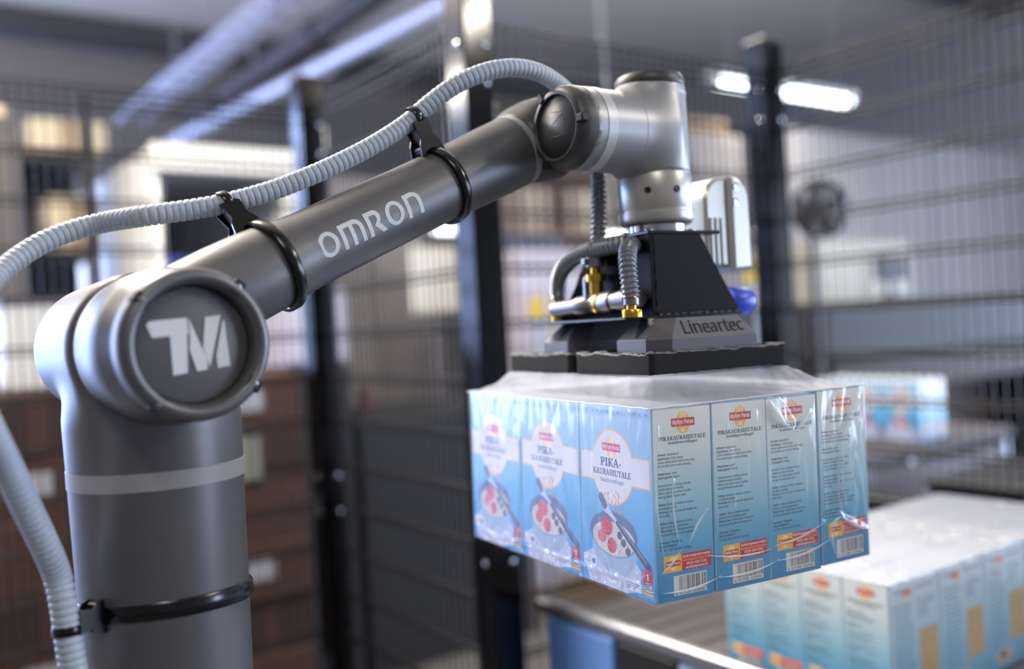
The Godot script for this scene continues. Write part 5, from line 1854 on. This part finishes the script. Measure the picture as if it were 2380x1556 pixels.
func _right_things() -> void:
	var o := slab("partition", "pale partition wall beyond the right-hand mesh panel", "partition", Vector3(6.4, 0.0, -5.1), Vector3(10.9, 3.02, -5.0), mat(Color(0.55, 0.535, 0.53), 0.9))
	for k in 5:
		piece(o, "panel_joint", Vector3(-1.8 + k * 0.9, 1.5, 0.052), Vector3(0.03, 3.0, 0.012), M.steel, 0.003)
	o = thing("pedestal_fan", "black round pedestal fan behind the right-hand fence post", "fan", Vector3(2.97, 0, -2.2), Basis(Vector3.UP, deg_to_rad(-28)))
	put("base", G.new().lathe([Vector2(0, 0), Vector2(0.095, 0), Vector2(0.095, 0.02), Vector2(0.03, 0.05), Vector2(0, 0.05)]), M.black, o)
	put("pole", G.new().rod(Vector3(0, 0.04, 0), Vector3(0, 1.86, 0), 0.016), M.black, o)
	var az := Basis(Vector3.RIGHT, Vector3.BACK, Vector3.DOWN)
	put("motor", G.new().lathe([Vector2(0, -0.10), Vector2(0.04, -0.09), Vector2(0.042, 0.0), Vector2(0, 0.01)], Transform3D(az, Vector3(0, 1.865, 0.02))), M.black, o)
	for k in 5:
		var g := G.new()
		var a := TAU * k / 5.0 + 0.4
		g.prism(PackedVector2Array([Vector2(0.03, -0.02), Vector2(0.085, -0.055), Vector2(0.09, 0.02), Vector2(0.03, 0.02)]), 0.0, 0.004, Transform3D(Basis(Vector3.BACK, a) * Basis(Vector3.RIGHT, 0.35), Vector3(0, 1.865, 0.045)))
		put("blade", g, M.black_matt, o)
	var cage := G.new()
	for k in 6:
		var r := 0.10 * (k + 1) / 6.0
		var ringp := PackedVector3Array()
		for q in 37:
			ringp.append(Vector3(cos(TAU * q / 36.0) * r, 1.865 + sin(TAU * q / 36.0) * r, 0.085 - r * 0.12))
		cage.tube(ringp, 0.003 if k < 5 else 0.012, 6, false)
	for k in 24:
		var a := TAU * k / 24.0
		cage.rod(Vector3(cos(a) * 0.02, 1.865 + sin(a) * 0.02, 0.085), Vector3(cos(a) * 0.10, 1.865 + sin(a) * 0.10, 0.073), 0.002, 5)
	put("guard", cage, M.black, o)
	o = slab("cream_cabinet", "cream cabinet standing behind the fan beyond the mesh", "cabinet", Vector3(4.83, 0.0, -4.1), Vector3(5.90, 1.924, -3.6), mat(Color(0.64, 0.62, 0.56), 0.6))
	piece(o, "door", Vector3(-0.26, 0.95, 0.256), Vector3(0.49, 1.8, 0.014), mat(Color(0.66, 0.64, 0.58), 0.6))
	piece(o, "door", Vector3(0.26, 0.95, 0.256), Vector3(0.49, 1.8, 0.014), mat(Color(0.66, 0.64, 0.58), 0.6))
	o = slab("long_machine", "long dark grey machine behind the right-hand mesh panel", "machine", Vector3(3.55, 1.243, -3.1), Vector3(6.0, 1.535, -2.6), M.dark_machine, 0.04)
	for x in [-0.95, 0.95]:
		piece(o, "leg", Vector3(x, -0.62, 0), Vector3(0.08, 1.243, 0.3), M.dark_machine)
	piece(o, "brown_skirt", Vector3(0.02, -0.07, 0.0), Vector3(2.3, 0.15, 0.46), mat(Color(0.22, 0.16, 0.115), 0.7))
	piece(o, "rear_rail", Vector3(0.3, 0.235, -0.2), Vector3(1.5, 0.04, 0.04), M.black)
	o = slab("black_monitor", "small black monitor standing on the long dark machine", "monitor", Vector3(4.25, 1.63, -2.80), Vector3(4.50, 1.76, -2.76), M.black_matt, 0.006)
	piece(o, "stand", Vector3(0, -0.04, -0.01), Vector3(0.04, 0.12, 0.03), M.black)
	piece(o, "foot", Vector3(0, -0.082, 0), Vector3(0.14, 0.012, 0.10), M.black)
	o = slab("brown_hoarding", "brown board wall under the long dark machine", "board", Vector3(3.70, 0.0, -3.06), Vector3(5.90, 1.09, -3.00), mat(Color(0.20, 0.13, 0.095), 0.7))
	piece(o, "batten", Vector3(0, 0.9, 0.035), Vector3(1.8, 0.05, 0.02), mat(Color(0.25, 0.17, 0.12), 0.7))
	o = slab("grey_table", "grey table behind the mesh that carries a blue carton pack", "table", Vector3(2.42, 1.025, -2.09), Vector3(3.30, 1.065, -1.66), mat(Color(0.30, 0.285, 0.30), 0.7))
	for s in [[-0.40, -0.18], [0.40, -0.18], [-0.40, 0.18], [0.40, 0.18]]:
		piece(o, "leg", Vector3(s[0], -0.5125, s[1]), Vector3(0.05, 1.025, 0.05), M.steel)
	piece(o, "apron", Vector3(0, -0.09, 0.19), Vector3(0.8, 0.14, 0.02), mat(Color(0.40, 0.38, 0.40), 0.6))
	pack("carton_pack", "blue oat carton pack standing on the grey table behind the mesh", Vector3(2.86, 1.067, -1.89), Basis(Vector3.UP, deg_to_rad(2)), 2, 3, false, 0.0, 40, false, "")
	o = slab("black_crate", "black crate with upright ribs behind the conveyor's right-hand mesh", "crate", Vector3(2.52, 0.72, -1.52), Vector3(3.0, 0.99, -1.10), M.black, 0.01)
	for k in 9:
		piece(o, "rib", Vector3(-0.21 + k * 0.0525, 0.12, 0.213), Vector3(0.014, 0.22, 0.012), M.black_matt, 0.002)
	for k in 7:
		piece(o, "rib", Vector3(-0.243, 0.12, -0.18 + k * 0.06), Vector3(0.012, 0.22, 0.014), M.black_matt, 0.002)
	piece(o, "rim", Vector3(0, 0.275, 0), Vector3(0.50, 0.02, 0.44), M.black)
	o = slab("low_bench", "low dark bench under the black crate", "bench", Vector3(2.42, 0.66, -1.62), Vector3(3.1, 0.72, -0.9), M.dark_machine)
	for s in [[-0.3, -0.32], [0.3, -0.32], [-0.3, 0.32], [0.3, 0.32]]:
		piece(o, "leg", Vector3(s[0], -0.33, s[1]), Vector3(0.05, 0.66, 0.05), M.dark_machine)
	o = slab("guide_rail", "black guide rail along the far side of the conveyor", "rail", Vector3(2.13, 0.965, -2.0), Vector3(2.18, 1.01, -0.2), M.black, 0.006)
	for z in [-0.7, 0.0, 0.7]:
		piece(o, "post", Vector3(0, -0.48, z), Vector3(0.04, 0.965, 0.04), M.black)
	o = slab("grey_cupboard", "grey cupboard far behind the wrist, left of the post", "cupboard", Vector3(5.35, 0.0, -5.6), Vector3(6.0, 2.90, -5.05), mat(Color(0.42, 0.405, 0.40), 0.7))
	piece(o, "door", Vector3(0, 1.4, 0.28), Vector3(0.58, 2.6, 0.014), mat(Color(0.45, 0.43, 0.42), 0.7))
	o = slab("brown_roll", "brown rolled sheet lying on top of the grey cupboard", "roll", Vector3(5.36, 2.902, -5.5), Vector3(5.98, 2.93, -5.1), M.wood, 0.004)
	put("roll", G.new().rod(Vector3(-0.28, 0.10, 0.05), Vector3(0.30, 0.10, 0.05), 0.075, 20), M.wood, o)
